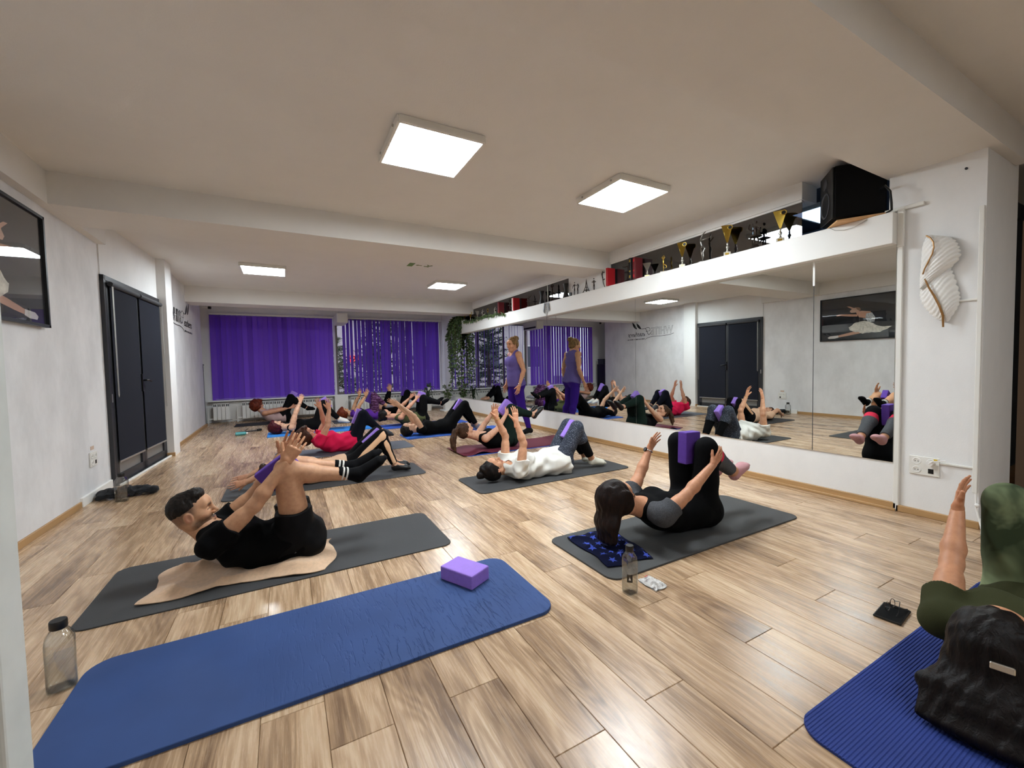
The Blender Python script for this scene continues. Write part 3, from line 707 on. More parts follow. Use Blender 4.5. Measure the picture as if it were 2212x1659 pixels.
def feather_lamp():
    r = empty('feather_wall_lamp', (4.20, 1.20, 1.77), 'white twisted feather shaped wall lamp with gilded quill on the column', 'wall lamp')
    # photograph-plane outline turned into wall metres: u grows towards the camera side (-y), v up
    def P(px, py): return ((2030-px)*0.00268, (603-py)*0.00338)
    def cv(pts, t):
        q = smooth_path([P(*p) for p in pts], 10); f = t*(len(q)-1); i = min(int(f), len(q)-2); return q[i].lerp(q[i+1], f-i)
    def vane(Lp, Rp, nm, d0, ribs, sr, sl):
        g = G()
        for side in (0, 1):
            def fn(s, t):
                a, b = cv(Lp, s), cv(Rp, s)
                e = 0.05*abs(math.sin(ribs*math.pi*s))
                tt = t*(1+e*sr*t) - e*sl*(1-t)
                q = a.lerp(b, tt)
                x = -(d0 + 0.055*math.sin(math.pi*min(1, max(0, t)))**0.8*math.sin(math.pi*(0.1+0.8*s)) + 0.004*math.sin(2*ribs*math.pi*(s+0.25*t)))
                return (x if side == 0 else x*0.6+0.006, q.x, q.y)
            g.grid(fn, 90, 14)
        return g.obj(nm, mat('pearl_white', '#efece6', 0.35), r, smooth=True)
    vane([(2006, 508), (1997, 530), (1995, 570), (1993, 600), (1993, 622)], [(2012, 508), (2048, 522), (2063, 545), (2060, 575), (1998, 622)], 'upper_vane', 0.035, 13, 1.2, 0.3)
    vane([(1993, 612), (1994, 640), (2008, 668), (2030, 690), (2043, 697)], [(2045, 578), (2054, 600), (2066, 640), (2066, 665), (2048, 697)], 'lower_vane', 0.015, 13, 1.0, 1.0)
    qm = mat('gilt_quill', '#9a6f3c', 0.4, metal=0.4)
    G().tube([(-0.104+0.05*abs(i/7-0.45), *P(*p)) for i, p in enumerate([(2009, 511), (2018, 518), (2025, 528), (2027, 540), (2024, 552), (2016, 566), (2008, 580), (2003, 592)])], 0.005, 6).obj('quill', qm, r)
    G().tube([(-0.062, *P(2006, 602)), (-0.078, *P(2016, 622)), (-0.082, *P(2028, 642)), (-0.078, *P(2038, 664)), (-0.06, *P(2043, 684)), (-0.05, *P(2043, 708))], [0.005, 0.006, 0.007, 0.007, 0.007, 0.006], 6).obj('quill', qm, r)
    G().box((-0.03, -0.03, -0.10), (0.0, 0.03, 0.10)).obj('bracket', M['white'], r)
feather_lamp()

# curtain in the dark corridor
g = G(); g.grid(lambda s, t: (5.02 + 0.035*math.sin(s*26), 0.98 - s*0.9, 0.03 + t*2.2), 80, 2)
cu = empty('curtain', (5.02, 0.5, 2.25), 'dark brown curtain in the corridor at the right edge', 'curtain')
o = g.obj('cloth', mat('brown_curtain', '#6f5a48', 0.9), cu, smooth=True); o.matrix_parent_inverse = Matrix.Translation(cu.location).inverted()
o = G().tube([(5.02, 1.1, 2.25), (5.02, -0.4, 2.25)], 0.012, 8).obj('rail', M['black'], cu); o.matrix_parent_inverse = Matrix.Translation(cu.location).inverted()
# ------------------------------------------------------------------ outside the windows
struct('ground_outside', G().box((-30, 12.35, -0.6), (40, 60, -0.5)), mat('asphalt', '#6b6a70', 0.9))
def facade():
    r = empty('house', (4, 30, -0.5), 'pale house across the street seen between the blind slats', 'building')
    G().box((-16, 0, 0), (16, 6, 5.2)).obj('wall', mat('pale_render', '#c9bfc4', 0.9, var=.08, vscale=1), r)
    G().box((-16.4, -0.4, 5.2), (16.4, 6, 5.6)).obj('roof', mat('brown_tiles', '#6b4a44', 0.9), r)
    wm = mat('dark_pane', '#3a3f4a', 0.2)
    for k in range(8):
        f = G().box((-14.6+k*3.8, -0.08, 1.5), (-13.0+k*3.8, 0.02, 3.4)).obj('window', M['white'], r)
        G().box((-14.5+k*3.8, -0.10, 1.6), (-13.1+k*3.8, -0.07, 3.3)).obj('pane', wm, f)
    sg = empty('shop_sign', (4.1, 29.7, 1.9), 'small lit red sign across the street', 'sign'); G().box((-.35, -.1, -.22), (.35, 0, .22), bev=.03).obj('panel', emis('red_sign', '#e8403a', 1.2), sg)
facade()
def conifer(x, y, h, label, seed):
    rn = random.Random(seed); r = empty('conifer', (x, y, -0.5), label, 'tree', 'conifers outside')
    G().tube([(0, 0, 0), (0.05, 0, h*.5), (0, 0, h)], [.12, .08, .02], 8).obj('trunk', mat('bark', '#3c3029', .9), r)
    g = G(); b = G()
    for k in range(150):
        t = rn.random()**.8; z = h*(.12+.86*t); L = (1-t)*h*.36+.15; a = rn.uniform(0, 6.283); dz = L*rn.uniform(-.6, .35)
        p = [Vector((math.cos(a)*L*s, math.sin(a)*L*s, z+dz*s+.15*s*s)) for s in (0, .35, .7, 1)]
        b.tube(p, [.02, .015, .010, .004], 4)
        for j in range(26):
            s = rn.uniform(.2, 1); q = p[0].lerp(p[3], s); w = rn.uniform(.05, .13)
            d = Vector((rn.uniform(-1, 1), rn.uniform(-1, 1), rn.uniform(-1, .6))).normalized()*rn.uniform(.16, .38); n = d.orthogonal().normalized()*w*.35
            g._add([q-n, q+d*.5+n*.2, q+d, q+n], [(0, 1, 2, 3)])
    o = b.obj('branches', mat('twig', '#3d332c', .9), r); o['kind'] = 'stuff'
    o = g.obj('needles', M['darkgreen'], r); o['kind'] = 'stuff'
conifer(3.6, 17.5, 5.2, 'dark conifer outside the right window', 1); conifer(-0.4, 18.5, 4.6, 'dark conifer outside the middle of the left window', 2)
conifer(1.7, 20.5, 4.0, 'shorter conifer farther away outside the right window', 3)

# ------------------------------------------------------------------ things on the trophy ledge
LZ = 2.3125; LX = 4.155
def flag_cup(y, h, m, label, medal=True, x=LX):
    r = empty('trophy', (x, y, LZ), label, 'trophy', 'trophies on the ledge', rz=.8*math.atan2(y, 4.15))
    G().box((-.025, -.032, 0), (.025, .032, h*.12), bev=.002).obj('base', M['marble'], r)
    G().box((-.0262, -.018, h*.03), (-.025, .018, h*.09)).obj('plaque', M['gold'], r)
    G().lathe([(.022, h*.12), (.012, h*.16), (.008, h*.20), (.016, h*.25), (.016, h*.29), (.007, h*.33), (.010, h*.37), (.006, h*.42)], n=14).obj('stem', M['silver'], r, smooth=True)
    g = G(); n = 18
    def fn(s, t):
        a = math.pi*(0.15+1.55*t); top = h*(.88+.12*math.sin(math.pi*t*.9)); rr = .008+(.050+.014*t)*s
        return (-math.cos(a)*rr*.7, math.sin(a-math.pi/2)*rr, h*.42+(top-h*.42)*s)
    g.grid(fn, 10, n); g.grid(lambda s, t: (lambda p: (p[0]*.93+.001, p[1]*.93, p[2]))(fn(s, t)), 10, n)
    g.obj('cup', m, r, smooth=True)
    if medal:
        ring = G(); c = (-.040, -.030, h*.84)
        ring.tube([(c[0], c[1]+.021*math.cos(t), c[2]+.021*math.sin(t)) for t in [2*math.pi*i/18 for i in range(19)]], .005, 6, False)
        q = ring.obj('medal_ring', M['gold'], r, smooth=True); G().tube([(c[0]-.001, c[1], c[2]), (c[0]+.003, c[1], c[2])], .019, 18).obj('medal_disc', M['black'], q)
def statue(y, h, m, label, pts, base='round', tutu=None, x=LX, th=1.0, name='statuette'):
    """pts: limbs as lists of (across, up) in units of h, across grows to the right in the photograph"""
    r = empty(name, (x, y, LZ), label, 'statuette', 'statuettes on the ledge', rz=.8*math.atan2(y, 4.15))
    b0 = .05*h
    if base == 'round': G().lathe([(.042, 0), (.042, b0*.5), (.030, b0), (0, b0)], n=18).obj('base', m, r, smooth=True, angle=40)
    elif base == 'marble': G().box((-.03, -.035, 0), (.03, .035, b0*1.4), bev=.003).obj('base', M['marble'], r)
    elif base == 'rock': G().lathe([(.055, 0), (.048, b0), (.030, b0*2.2), (.012, b0*3), (0, b0*3)], n=9).obj('base', m, r)
    g = G()
    for L in pts['limbs']:
        n = len(L)-1
        g.tube([(L[i][2]*h if len(L[i]) > 2 else 0, -L[i][0]*h, L[i][1]*h) for i in range(n+1)], [h*th*(.030-.014*i/n) for i in range(n+1)], 7)
    g.tube([(0, -a*h, b*h) for a, b in pts['torso']], [h*th*w for w in (.034, .028, .042, .030)][:len(pts['torso'])], 8)
    hx, hz = pts['head']; g.ball((0, -hx*h, hz*h), (.035*h*th, .034*h*th, .045*h*th), 10); g.ball((.02*h, -hx*h, (hz+.02)*h), .026*h*th, 8)
    g.obj('figure', m, r, smooth=True)
    if tutu:
        tz, tr = tutu; G().lathe([(.02*h, (tz+.02)*h), (tr*h*.7, (tz+.012)*h), (tr*h, tz*h-.004), (tr*h*.8, (tz-.02)*h), (.02*h, (tz-.015)*h)], c=(0, -pts['torso'][0][0]*h, 0), n=22).obj('skirt', m, r, smooth=True)
    return r
BAL = dict(limbs=[[(0, .46), (.03, .25), (.06, .06)], [(0, .46), (-.02, .25), (-.08, .06)], [(.0, .74), (.10, .78), (.20, .92), (.14, 1.0)], [(0, .74), (-.12, .70), (-.26, .72)]], torso=[(0, .44), (0, .54), (0, .66), (0, .74)], head=(.02, .84))
ARAB = dict(limbs=[[(0, .5), (.01, .28), (.0, .05)], [(0, .5), (.16, .40), (.18, .28), (.06, .26)], [(0, .76), (-.08, .86), (.02, .98)], [(0, .76), (.08, .86), (.03, .98)]], torso=[(0, .48), (0, .57), (0, .68), (0, .76)], head=(0, .86))
TALL = dict(limbs=[[(0, .52), (.02, .28), (.10, .03)], [(.02, .40), (.16, .46), (.28, .60)], [(0, .78), (.02, .90), (.06, 1.0)], [(0, .76), (.05, .74), (.16, .78)]], torso=[(0, .50), (-.02, .58), (-.03, .68), (0, .77)], head=(-.02, .83))
STR = dict(limbs=[[(-.02, .5), (0, .28), (.04, .04)], [(.04, .55), (.10, .45), (.04, .34), (.06, .2), (.02, .05)], [(-.04, .74), (.02, .90), (.12, 1.0)], [(-.04, .72), (.10, .76), (.26, .80)]], torso=[(0, .48), (0, .57), (-.02, .66), (-.03, .74)], head=(-.02, .80))
COUP = dict(limbs=[[(-.12, .5), (-.14, .28), (-.14, .02)], [(-.10, .5), (-.08, .28), (-.10, .02)], [(.12, .5), (.14, .28), (.12, .02)], [(.10, .5), (.08, .28), (.08, .02)], [(-.12, .76), (-.22, .62), (-.26, .48)], [(-.12, .76), (0, .68), (.10, .74)], [(.12, .50), (.12, .64), (.12, .80)], [(.12, .78), (.19, .62), (.17, .5)]], torso=[(-.12, .48), (-.12, .57), (-.12, .68), (-.12, .77)], head=(-.11, .88))
SAX = dict(limbs=[[(0, .5), (-.04, .28), (0, .03)], [(.02, .5), (.05, .3), (.03, .03)], [(0, .76), (-.16, .66), (.04, .56)], [(0, .76), (.14, .66), (.02, .60)]], torso=[(0, .46), (0, .58), (0, .68), (0, .78)], head=(0, .90))
FLAM = dict(limbs=[[(0, .62), (-.10, .58), (-.22, .66), (-.16, .80)], [(.02, .68), (.12, .60), (.10, .46)], [(0, .42), (-.12, .36), (-.20, .30)], [(0, .42), (.08, .30), (.06, .08)], [(-.02, .40), (-.04, .22), (0, .08)]], torso=[(0, .40), (0, .50), (0, .60), (0, .70)], head=(.02, .84))
flag_cup(2.29, .31, M['gold'], 'gold flag cup trophy with black medal, nearest the loudspeaker', x=4.15)
statue(2.53, .31, M['bronze'], 'dark bronze statuette of a dancer in swirling skirt on a rocky base', FLAM, 'rock', tutu=(.40, .20), th=1.1)
flag_cup(2.83, .34, M['gold'], 'gold flag cup trophy between the swirling dancer and the silver dancer')
statue(3.14, .34, mat('pewter', '#8d8a84', .3, metal=1.0), 'silver grey statuette of a stretching dancer between two gold cups', STR, 'round', th=.9)
flag_cup(3.40, .31, M['gold'], 'gold flag cup trophy right of the small gilded dancer')
statue(3.68, .215, M['gold'], 'small gilded statuette of a dancer on a white base', ARAB, 'marble')
flag_cup(3.94, .19, M['silver'], 'smallest silver trophy cup beside the black and red books', medal=False)
statue(4.28, .29, M['bronze'], 'dark ballerina statuette with arms spread, beside the black books', BAL, 'rock', tutu=(.47, .17))
statue(4.80, .31, M['bronze'], 'tall thin dark dancer statuette with a raised leg in front of the column', TALL, None, th=.8)
statue(5.00, .20, M['bronze'], 'small dark musician statuette beside the tower model', SAX, None, th=1.2)
statue(5.44, .23, M['bronze'], 'dark statuette of a standing couple beside the tower model', COUP, None, th=.9)
statue(6.12, .31, M['bronze'], 'dark dancer statuette between the two black corset vases', ARAB, 'rock', tutu=(.50, .17), th=1.2)
statue(6.92, .25, M['bronze'], 'dark ballerina statuette left of the corset vases', BAL, 'marble', tutu=(.50, .19))
statue(7.68, .29, M['bronze'], 'dark ballerina statuette between the red books', ARAB, 'marble', tutu=(.52, .16))
statue(8.40, .21, M['silver'], 'pale silver winged statuette behind the trailing leaves', STR, 'marble')
def bookset(y, items, group=None):
    for i, (w, h, m, lab, pm) in enumerate(items):
        b = empty('book', (LX-.02, y, LZ), lab, 'book', 'books on the ledge'); y -= w+.002
        G().box((-.07, -w/2, 0), (.07, w/2, h), bev=.002).obj('cover', m, b)
        G().box((-.066, -w/2+.004, .003), (.0715, w/2-.004, h+.0006)).obj('pages', M['paper'], b)
        if pm: G().box((-.0708, -w*.3, h*.80), (-.07, w*.3, h*.92)).box((-.0708, -w*.3, h*.08), (-.07, w*.3, h*.2)).box((-.0708, -w*.3, h*.35), (-.07, w*.3, h*.42)).obj('spine_print', pm, b)
bookset(8.10, [(.045, .265, M['black'], 'black bound book with its red neighbour at the far end of the ledge', None), (.045, .26, M['darkred'], 'dark red book beside a black one at the far end of the ledge', None)])
bookset(7.42, [(.035, .25, M['paper'], 'white book beside a red one, left of the dark ballerina', None), (.045, .25, M['red'], 'red book beside a white one, left of the dark ballerina', None)])
bookset(4.635, [(.022, .25, M['paper'], 'thin white book leaning on a red one at the column', None), (.040, .25, M['red'], 'bright red book beside a white one at the column', None)])
bookset(4.16, [(.038, .285, M['black'], 'black book with gold print beside the dark ballerina', M['gold']), (.030, .28, M['blackmatte'], 'black book between another black book and a red one', None), (.040, .275, M['darkred'], 'crimson book right of the black books', M['red'])])
for y, lab in ((6.46, 'black corset shaped vase nearest the glazing bar'), (5.72, 'black corset shaped vase beside the standing couple')):
    v = empty('vase', (LX, y, LZ), lab, 'vase', 'corset vases')
    G().lathe([(.062, 0), (.064, .01), (.048, .06), (.030, .12), (.034, .16), (.052, .215), (.056, .235), (.050, .235), (.045, .21), (.025, .15), (0, .14)], n=24, sx=.8).obj('body', M['black'], v, smooth=True, angle=60)
t = empty('tower_model', (LX, 5.18, LZ), 'small dark model of a lattice tower on the ledge', 'model')
g = G()
for a in (-1, 1):
    for b in (-1, 1): g.tube([(a*.036, b*.045, 0), (a*.022, b*.026, .04), (a*.012, b*.014, .08), (a*.005, b*.006, .14), (0, 0, .215)], [.007, .006, .005, .004, .0015], 5)
g.obj('legs', M['bronze'], t); G().box((-.026, -.031, .036), (.026, .031, .043)).box((-.015, -.017, .078), (.015, .017, .084)).box((-.006, -.007, .15), (.006, .007, .155)).obj('platforms', M['bronze'], t)
for s in (-1, 1): G().tube([(-.030, -.028+.0, .012), (-.030, -.02, .028), (-.030, 0, .034), (-.030, .02, .028), (-.030, .028, .012)], .003, 5).obj('arch', M['bronze'], t); break
tag(G().box((-.012, -.018, 0), (.012, .018, .065), bev=.003).obj('small_box', M['black'], loc=(LX-.02, 5.56, LZ)), 'tiny black box beside the standing couple', 'box')
for y, h, lab in ((10.16, .31, 'gold V shaped cup trophy at the far end of the ledge, first from the windows'), (9.78, .29, 'gold V shaped cup trophy, second from the windows')): flag_cup(y, h, M['gold'], lab, medal=False)
flag_cup(9.35, .25, M['silver'], 'slim pale trophy cup behind the trailing leaves', medal=False)
statue(9.06, .25, M['silver'], 'slim silver figure trophy behind the trailing leaves', TALL, 'marble')
fl = empty('sunflower_trophy', (LX-.02, 8.71, LZ), 'gold sunflower shaped trophy among the trailing leaves', 'trophy')
G().tube([(0, 0, 0), (0, 0, .13)], .006, 8).obj('stem', M['green'], fl); G().tube([(-.012, 0, .17), (.006, 0, .17)], .022, 16).obj('disc', M['bronze'], fl)
for k in range(14):
    a = 2*math.pi*k/14; c, s_ = math.cos(a), math.sin(a)
    G()._add([(-.006, .018*c-.006*s_, .17+.018*s_+.006*c), (-.010, .036*c-.009*s_, .17+.036*s_+.009*c), (-.004, .052*c, .17+.052*s_), (-.010, .036*c+.009*s_, .17+.036*s_-.009*c), (-.006, .018*c+.006*s_, .17+.018*s_-.006*c), (.002, .034*c, .17+.034*s_)],
             [(0, 1, 2, 3, 4), (0, 1, 5), (1, 2, 5), (2, 3, 5), (3, 4, 5), (4, 0, 5)]).obj('petal', M['gold'], fl)
# loudspeaker on its wedge board
sk_ = empty('loudspeaker', (4.21, 1.76, 2.372), 'black studio loudspeaker on a pale wedge board at the near end of the ledge', 'loudspeaker', rz=math.radians(41))
G().box((-.15, -.19, -.018), (.15, .16, .40), bev=.012).obj('cabinet', M['blackmatte'], sk_)
G().box((-.145, .16, -.015), (.145, .172, .395), bev=.005).obj('front_panel', M['black'], sk_)
cone = G(); n = 28
for r0, d0, r1, d1 in ((.105, .176, .098, .180), (.098, .180, .085, .168), (.085, .168, .03, .150), (.03, .150, .0, .156)):
    cone.f += []; vs = []
    for rr, dd in ((r0, d0), (r1, d1)): vs += [(.01+rr*math.cos(2*math.pi*i/n), dd, .13+rr*math.sin(2*math.pi*i/n)) for i in range(n)]
    cone._add(vs, [(i, (i+1) % n, n+(i+1) % n, n+i) for i in range(n)])
cone.obj('woofer', M['darkgrey'], sk_, smooth=True); G().tube([(.01, .170, .31), (.01, .178, .31)], .045, 20).obj('tweeter', M['darkgrey'], sk_)
wb = empty('wedge_board', (4.20, 1.74, LZ), 'pale wooden wedge board tilting the loudspeaker', 'board', rz=math.radians(41))
G()._add([(-.17, -.30, 0), (.12, -.30, 0), (.12, .16, 0), (-.17, .16, 0), (-.17, -.30, .035), (.12, -.30, .035), (.12, .16, .012), (-.17, .16, .012)], [(0, 1, 2, 3), (4, 5, 6, 7), (0, 1, 5, 4), (1, 2, 6, 5), (2, 3, 7, 6), (3, 0, 4, 7)]).obj('plank', M['board'], wb)
tag(G().tube([(4.15, 1.54, 2.52), (4.12, 1.50, 2.53), (4.10, 1.46, 2.47), (4.11, 1.455, 2.38), (4.13, 1.46, 2.335), (4.16, 1.50, 2.33)], .008, 8).obj('power_cable', M['black'], smooth=True), 'black cable looping behind the loudspeaker', 'cable')
tag(G().tube([(4.094, 1.86, 2.31), (4.092, 1.82, 2.28), (4.090, 1.75, 2.262), (4.090, 1.68, 2.265), (4.092, 1.62, 2.29), (4.094, 1.60, 2.30)], .002, 6).obj('thin_wire', M['alu'], smooth=True), 'thin grey wire hanging over the ledge below the loudspeaker', 'wire')
# glitter branch hanging on the ledge
gb = empty('glitter_branch', (4.095, 6.21, 2.06), 'silver glitter branch ornament hanging on the ledge and mirror', 'ornament')
g = G().tube([(0, 0, -.06), (0, 0, .06), (-.005, .004, .22)], [.003, .004, .002], 6)
for k in range(11):
    z = .02+.017*k; sd = -1 if k % 2 else 1; L = .12-.005*k
    g.tube([(0, 0, z-.02), (-.006, sd*L*.45, z+L*.35), (-.008, sd*L*.8, z+L*.75)], .002, 5)
    g.ball((-.008, sd*L*.72, z+L*.62), (.006, .012, .034), 8, Matrix.Rotation(-sd*.6, 3, 'X'))
g.ball((-.005, .004, .23), (.006, .010, .035), 8); g.obj('branch', mat('glitter', '#8f8f92', .35, metal=.6, var=.3, vscale=90), gb, smooth=True)

# ------------------------------------------------------------------ plants
def leafy(g, c, d, L, w, rn):
    d = Vector(d).normalized(); c = Vector(c); n = d.cross(Vector((rn.uniform(-1, 1), rn.uniform(-1, 1), .4))).normalized()*w; up = d.cross(n).normalized()*w*.35
    g._add([c, c+d*L*.35+n-up*.3, c+d*L*.35-n-up*.3, c+d*L*.7+n*.8-up, c+d*L*.7-n*.8-up, c+d*L-up*2, c+d*L*.5+up*.4], [(0, 1, 6), (0, 6, 2), (1, 3, 6), (2, 6, 4), (3, 5, 6), (4, 6, 5)])
vn = empty('trailing_plant', (4.15, 10.22, LZ), 'trailing green houseplant hanging from the far end of the ledge', 'plant')
G().lathe([(.05, 0), (.065, .10), (.06, .10), (.05, .02), (0, .02)], n=18).obj('pot', M['white'], vn, smooth=True, angle=40)
st = G(); lf = G(); rn = random.Random(11)
for k in range(26):
    y1 = rn.uniform(-.05, .75); drop = rn.uniform(.35, 1.75) if k > 5 else rn.uniform(.1, .4); x1 = rn.uniform(-.20, -.04)
    P = [(0, 0, .10), (x1*.5, y1*.5, .20), (x1, y1, .05), (x1*1.1, y1+.05, -drop*.5), (x1+rn.uniform(-.06, .06), y1+rn.uniform(-.05, .12), -drop)]
    P = [tuple(v) for v in smooth_path([p[:3] for p in P], 6)]; st.tube(P, .003, 4)
    for p in P[6:]:
        for q in range(5): leafy(lf, (p[0]+rn.uniform(-.03, .03), p[1]+rn.uniform(-.05, .05), p[2]+rn.uniform(-.03, .03)), (rn.uniform(-1, .4), rn.uniform(-1, 1), rn.uniform(-1.2, .2)), rn.uniform(.05, .10), rn.uniform(.012, .022), rn)
P = smooth_path([(0, 0, .1), (-.06, -.4, .03), (-.07, -.9, .02), (-.06, -1.5, .03), (-.065, -2.0, .02), (-.06, -2.45, -.02)], 8); st.tube([tuple(v) for v in P], .003, 4)
for p in P[4:]:
    for q in range(5): leafy(lf, (p.x+rn.uniform(-.02, .01), p.y+rn.uniform(-.05, .05), p.z), (rn.uniform(-1, 0), rn.uniform(-1, 1), rn.uniform(-1.4, .6)), rn.uniform(.05, .11), rn.uniform(.008, .014), rn)
st.obj('stems', M['stem'], vn); o = lf.obj('foliage', M['green'], vn); o['kind'] = 'stuff'
pp = empty('potted_plant', (3.96, 11.05, 0), 'white square pot with plant on the floor in the far right corner', 'plant')
G().lathe([(.12, 0.03), (.15, .24), (.158, .28), (.145, .28), (.135, .22), (0, .22)], n=24, sq=.8).obj('pot', M['white'], pp, smooth=True, angle=40)
G().box((-.19, -.19, 0), (.19, .19, .03), bev=.006).obj('saucer', M['white'], pp)
lf = G(); st = G()
for k in range(16):
    a = rn.uniform(0, 6.28); L = rn.uniform(.2, .5); top_ = (math.cos(a)*.10, math.sin(a)*.10, .25+L); st.tube([(0, 0, .22), (top_[0]*.4, top_[1]*.4, .25+L*.5), top_], .004, 4)
    for j in range(9): leafy(lf, (top_[0]*(.4+.07*j), top_[1]*(.4+.07*j), .25+L*(.4+.07*j)), (math.cos(a+j), math.sin(a+j), rn.uniform(-.3, .5)), .08, .016, rn)
st.obj('stems', M['stem'], pp); o = lf.obj('foliage', M['green'], pp); o['kind'] = 'stuff'
fp = empty('spiky_plant', (3.50, 11.42, 0), 'spiky dark green plant in a low pot under the right window', 'plant')
G().lathe([(.09, 0), (.12, .18), (.11, .18), (.10, .14), (0, .14)], n=20).obj('pot', M['plastic_white'], fp, smooth=True, angle=40)
for k in range(22):
    a = k*2.4; L = .15+.006*k; g = G(); e = .20+.018*k
    p = [Vector((math.cos(a)*L*t, math.sin(a)*L*t, .15+e*math.sin(math.pi*(.15+.62*t))*1.0-.06*t)) for t in (0, .33, .66, 1)]
    sdv = Vector((-math.sin(a), math.cos(a), 0)); W = (.012, .02, .015, .002)
    vs = []
    for q, w in zip(p, W): vs += [q-sdv*w, q-Vector((0, 0, w*.5)), q+sdv*w]
    g._add(vs, [(3*i+j, 3*i+j+1, 3*i+j+4, 3*i+j+3) for i in range(3) for j in range(2)]); g.obj('leaf', M['darkgreen'], fp)
sp2 = empty('sill_plant', (3.72, 11.99, 0.53), 'small flower pot on the window board behind the trailing plant', 'plant')
G().lathe([(.04, 0), (.055, .10), (.05, .10), (0, .08)], n=16).obj('pot', M['white'], sp2, smooth=True, angle=40); lf = G()
for k in range(40): leafy(lf, (rn.uniform(-.05, .05), rn.uniform(-.04, .04), .10+rn.uniform(0, .12)), (rn.uniform(-1, 1), rn.uniform(-1, 1), rn.uniform(0, 1)), .07, .014, rn)
o = lf.obj('foliage', M['green'], sp2); o['kind'] = 'stuff'
# ------------------------------------------------------------------ figures: smooth distance fields turned into one skin
A3 = lambda *v: np.array(v, dtype=np.float64)
def nrm(v): return v/max(1e-9, float(np.linalg.norm(v)))
def orth(v, t): return nrm(v - t*float(v@t))

def cap(a, b, ra, rb=None, s=None, k=0.03, clips=(), sub=False):
    rb = ra if rb is None else rb
    ra = ra if isinstance(ra, tuple) else (ra, ra); rb = rb if isinstance(rb, tuple) else (rb, rb)
    return dict(a=np.asarray(a, float), b=np.asarray(b, float), ra=ra, rb=rb, s=s, k=k, clips=list(clips), sub=sub)
def ell(c, R, r, k=0.02, sub=False, clips=()):
    return dict(c=np.asarray(c, float), R=np.asarray(R, float), r=np.asarray(r, float), k=k, sub=sub, clips=list(clips))
def fat(p, e, k=None, clips=()):
    q = dict(p); q['clips'] = list(p['clips'])+list(clips)
    if 'a' in q: q['ra'] = tuple(x+e for x in q['ra']); q['rb'] = tuple(x+e for x in q['rb'])
    else: q['r'] = q['r']+e
    if k is not None: q['k'] = k
    return q

def bounds(p):
    if 'a' in p:
        m = max(p['ra']+p['rb']); return np.minimum(p['a'], p['b'])-m, np.maximum(p['a'], p['b'])+m
    m = float(max(p['r'])); return p['c']-m, p['c']+m

def field(prims, h, disp=None):
    pos = [p for p in prims if not p['sub']]
    lo = np.min([bounds(p)[0] for p in pos], 0)-3*h; hi = np.max([bounds(p)[1] for p in pos], 0)+3*h
    n = np.ceil((hi-lo)/h).astype(int)+1
    F = np.full(tuple(n), 0.2, np.float32)
    ax = [(lo[i]+h*np.arange(n[i])).astype(np.float32) for i in range(3)]
    for p in prims:
        b0, b1 = bounds(p); m = p['k']+3*h
        i0 = np.clip(np.floor((b0-m-lo)/h).astype(int), 0, n); i1 = np.clip(np.ceil((b1+m-lo)/h).astype(int)+1, 0, n)
        if np.any(i1 <= i0): continue
        sl = tuple(slice(i0[i], i1[i]) for i in range(3))
        X = ax[0][sl[0]][:, None, None]; Y = ax[1][sl[1]][None, :, None]; Z = ax[2][sl[2]][None, None, :]
        if 'a' in p:
            a, b = p['a'], p['b']; ba = b-a; L2 = max(1e-9, float(ba@ba))
            dx, dy, dz = X-a[0], Y-a[1], Z-a[2]
            t = np.clip((dx*ba[0]+dy*ba[1]+dz*ba[2])/L2, 0, 1)
            if p['s'] is None:
                qx, qy, qz = dx-t*ba[0], dy-t*ba[1], dz-t*ba[2]
                d = np.sqrt(qx*qx+qy*qy+qz*qz) - (p['ra'][0]+(p['rb'][0]-p['ra'][0])*t)
            else:
                ta = ba/math.sqrt(L2); s = orth(np.asarray(p['s'], float), ta); nn = np.cross(ta, s)
                qx, qy, qz = dx-t*ba[0], dy-t*ba[1], dz-t*ba[2]
                w = p['ra'][0]+(p['rb'][0]-p['ra'][0])*t; e = p['ra'][1]+(p['rb'][1]-p['ra'][1])*t
                us = (qx*s[0]+qy*s[1]+qz*s[2]); un = (qx*nn[0]+qy*nn[1]+qz*nn[2]); ut = (qx*ta[0]+qy*ta[1]+qz*ta[2])
                k0 = np.sqrt((us/w)**2+(un/e)**2+(ut/e)**2); k1 = np.sqrt((us/w**2)**2+(un/e**2)**2+(ut/e**2)**2)
                d = np.where(k1 > 1e-6, k0*(k0-1)/np.maximum(k1, 1e-6), -np.minimum(w, e))
        else:
            c, R, r = p['c'], p['R'], p['r']; dx, dy, dz = X-c[0], Y-c[1], Z-c[2]
            u = [dx*R[i][0]+dy*R[i][1]+dz*R[i][2] for i in range(3)]
            k0 = np.sqrt(sum((u[i]/r[i])**2 for i in range(3))); k1 = np.sqrt(sum((u[i]/r[i]**2)**2 for i in range(3)))
            d = np.where(k1 > 1e-6, k0*(k0-1)/np.maximum(k1, 1e-6), -float(min(r)))
        for pt, nv in p['clips']:
            d = np.maximum(d, (X-pt[0])*nv[0]+(Y-pt[1])*nv[1]+(Z-pt[2])*nv[2])
        f = F[sl]; k = max(p['k'], 1e-4)
        if p['sub']:
            d = -d; hh = np.maximum(k-np.abs(f-d), 0)/k; F[sl] = np.maximum(f, d)+hh*hh*k*0.25
        else:
            hh = np.maximum(k-np.abs(f-d), 0)/k; F[sl] = np.minimum(f, d)-hh*hh*k*0.25
    if disp is not None:
        F += disp(ax[0][:, None, None], ax[1][None, :, None], ax[2][None, None, :]).astype(np.float32)
    return F, lo

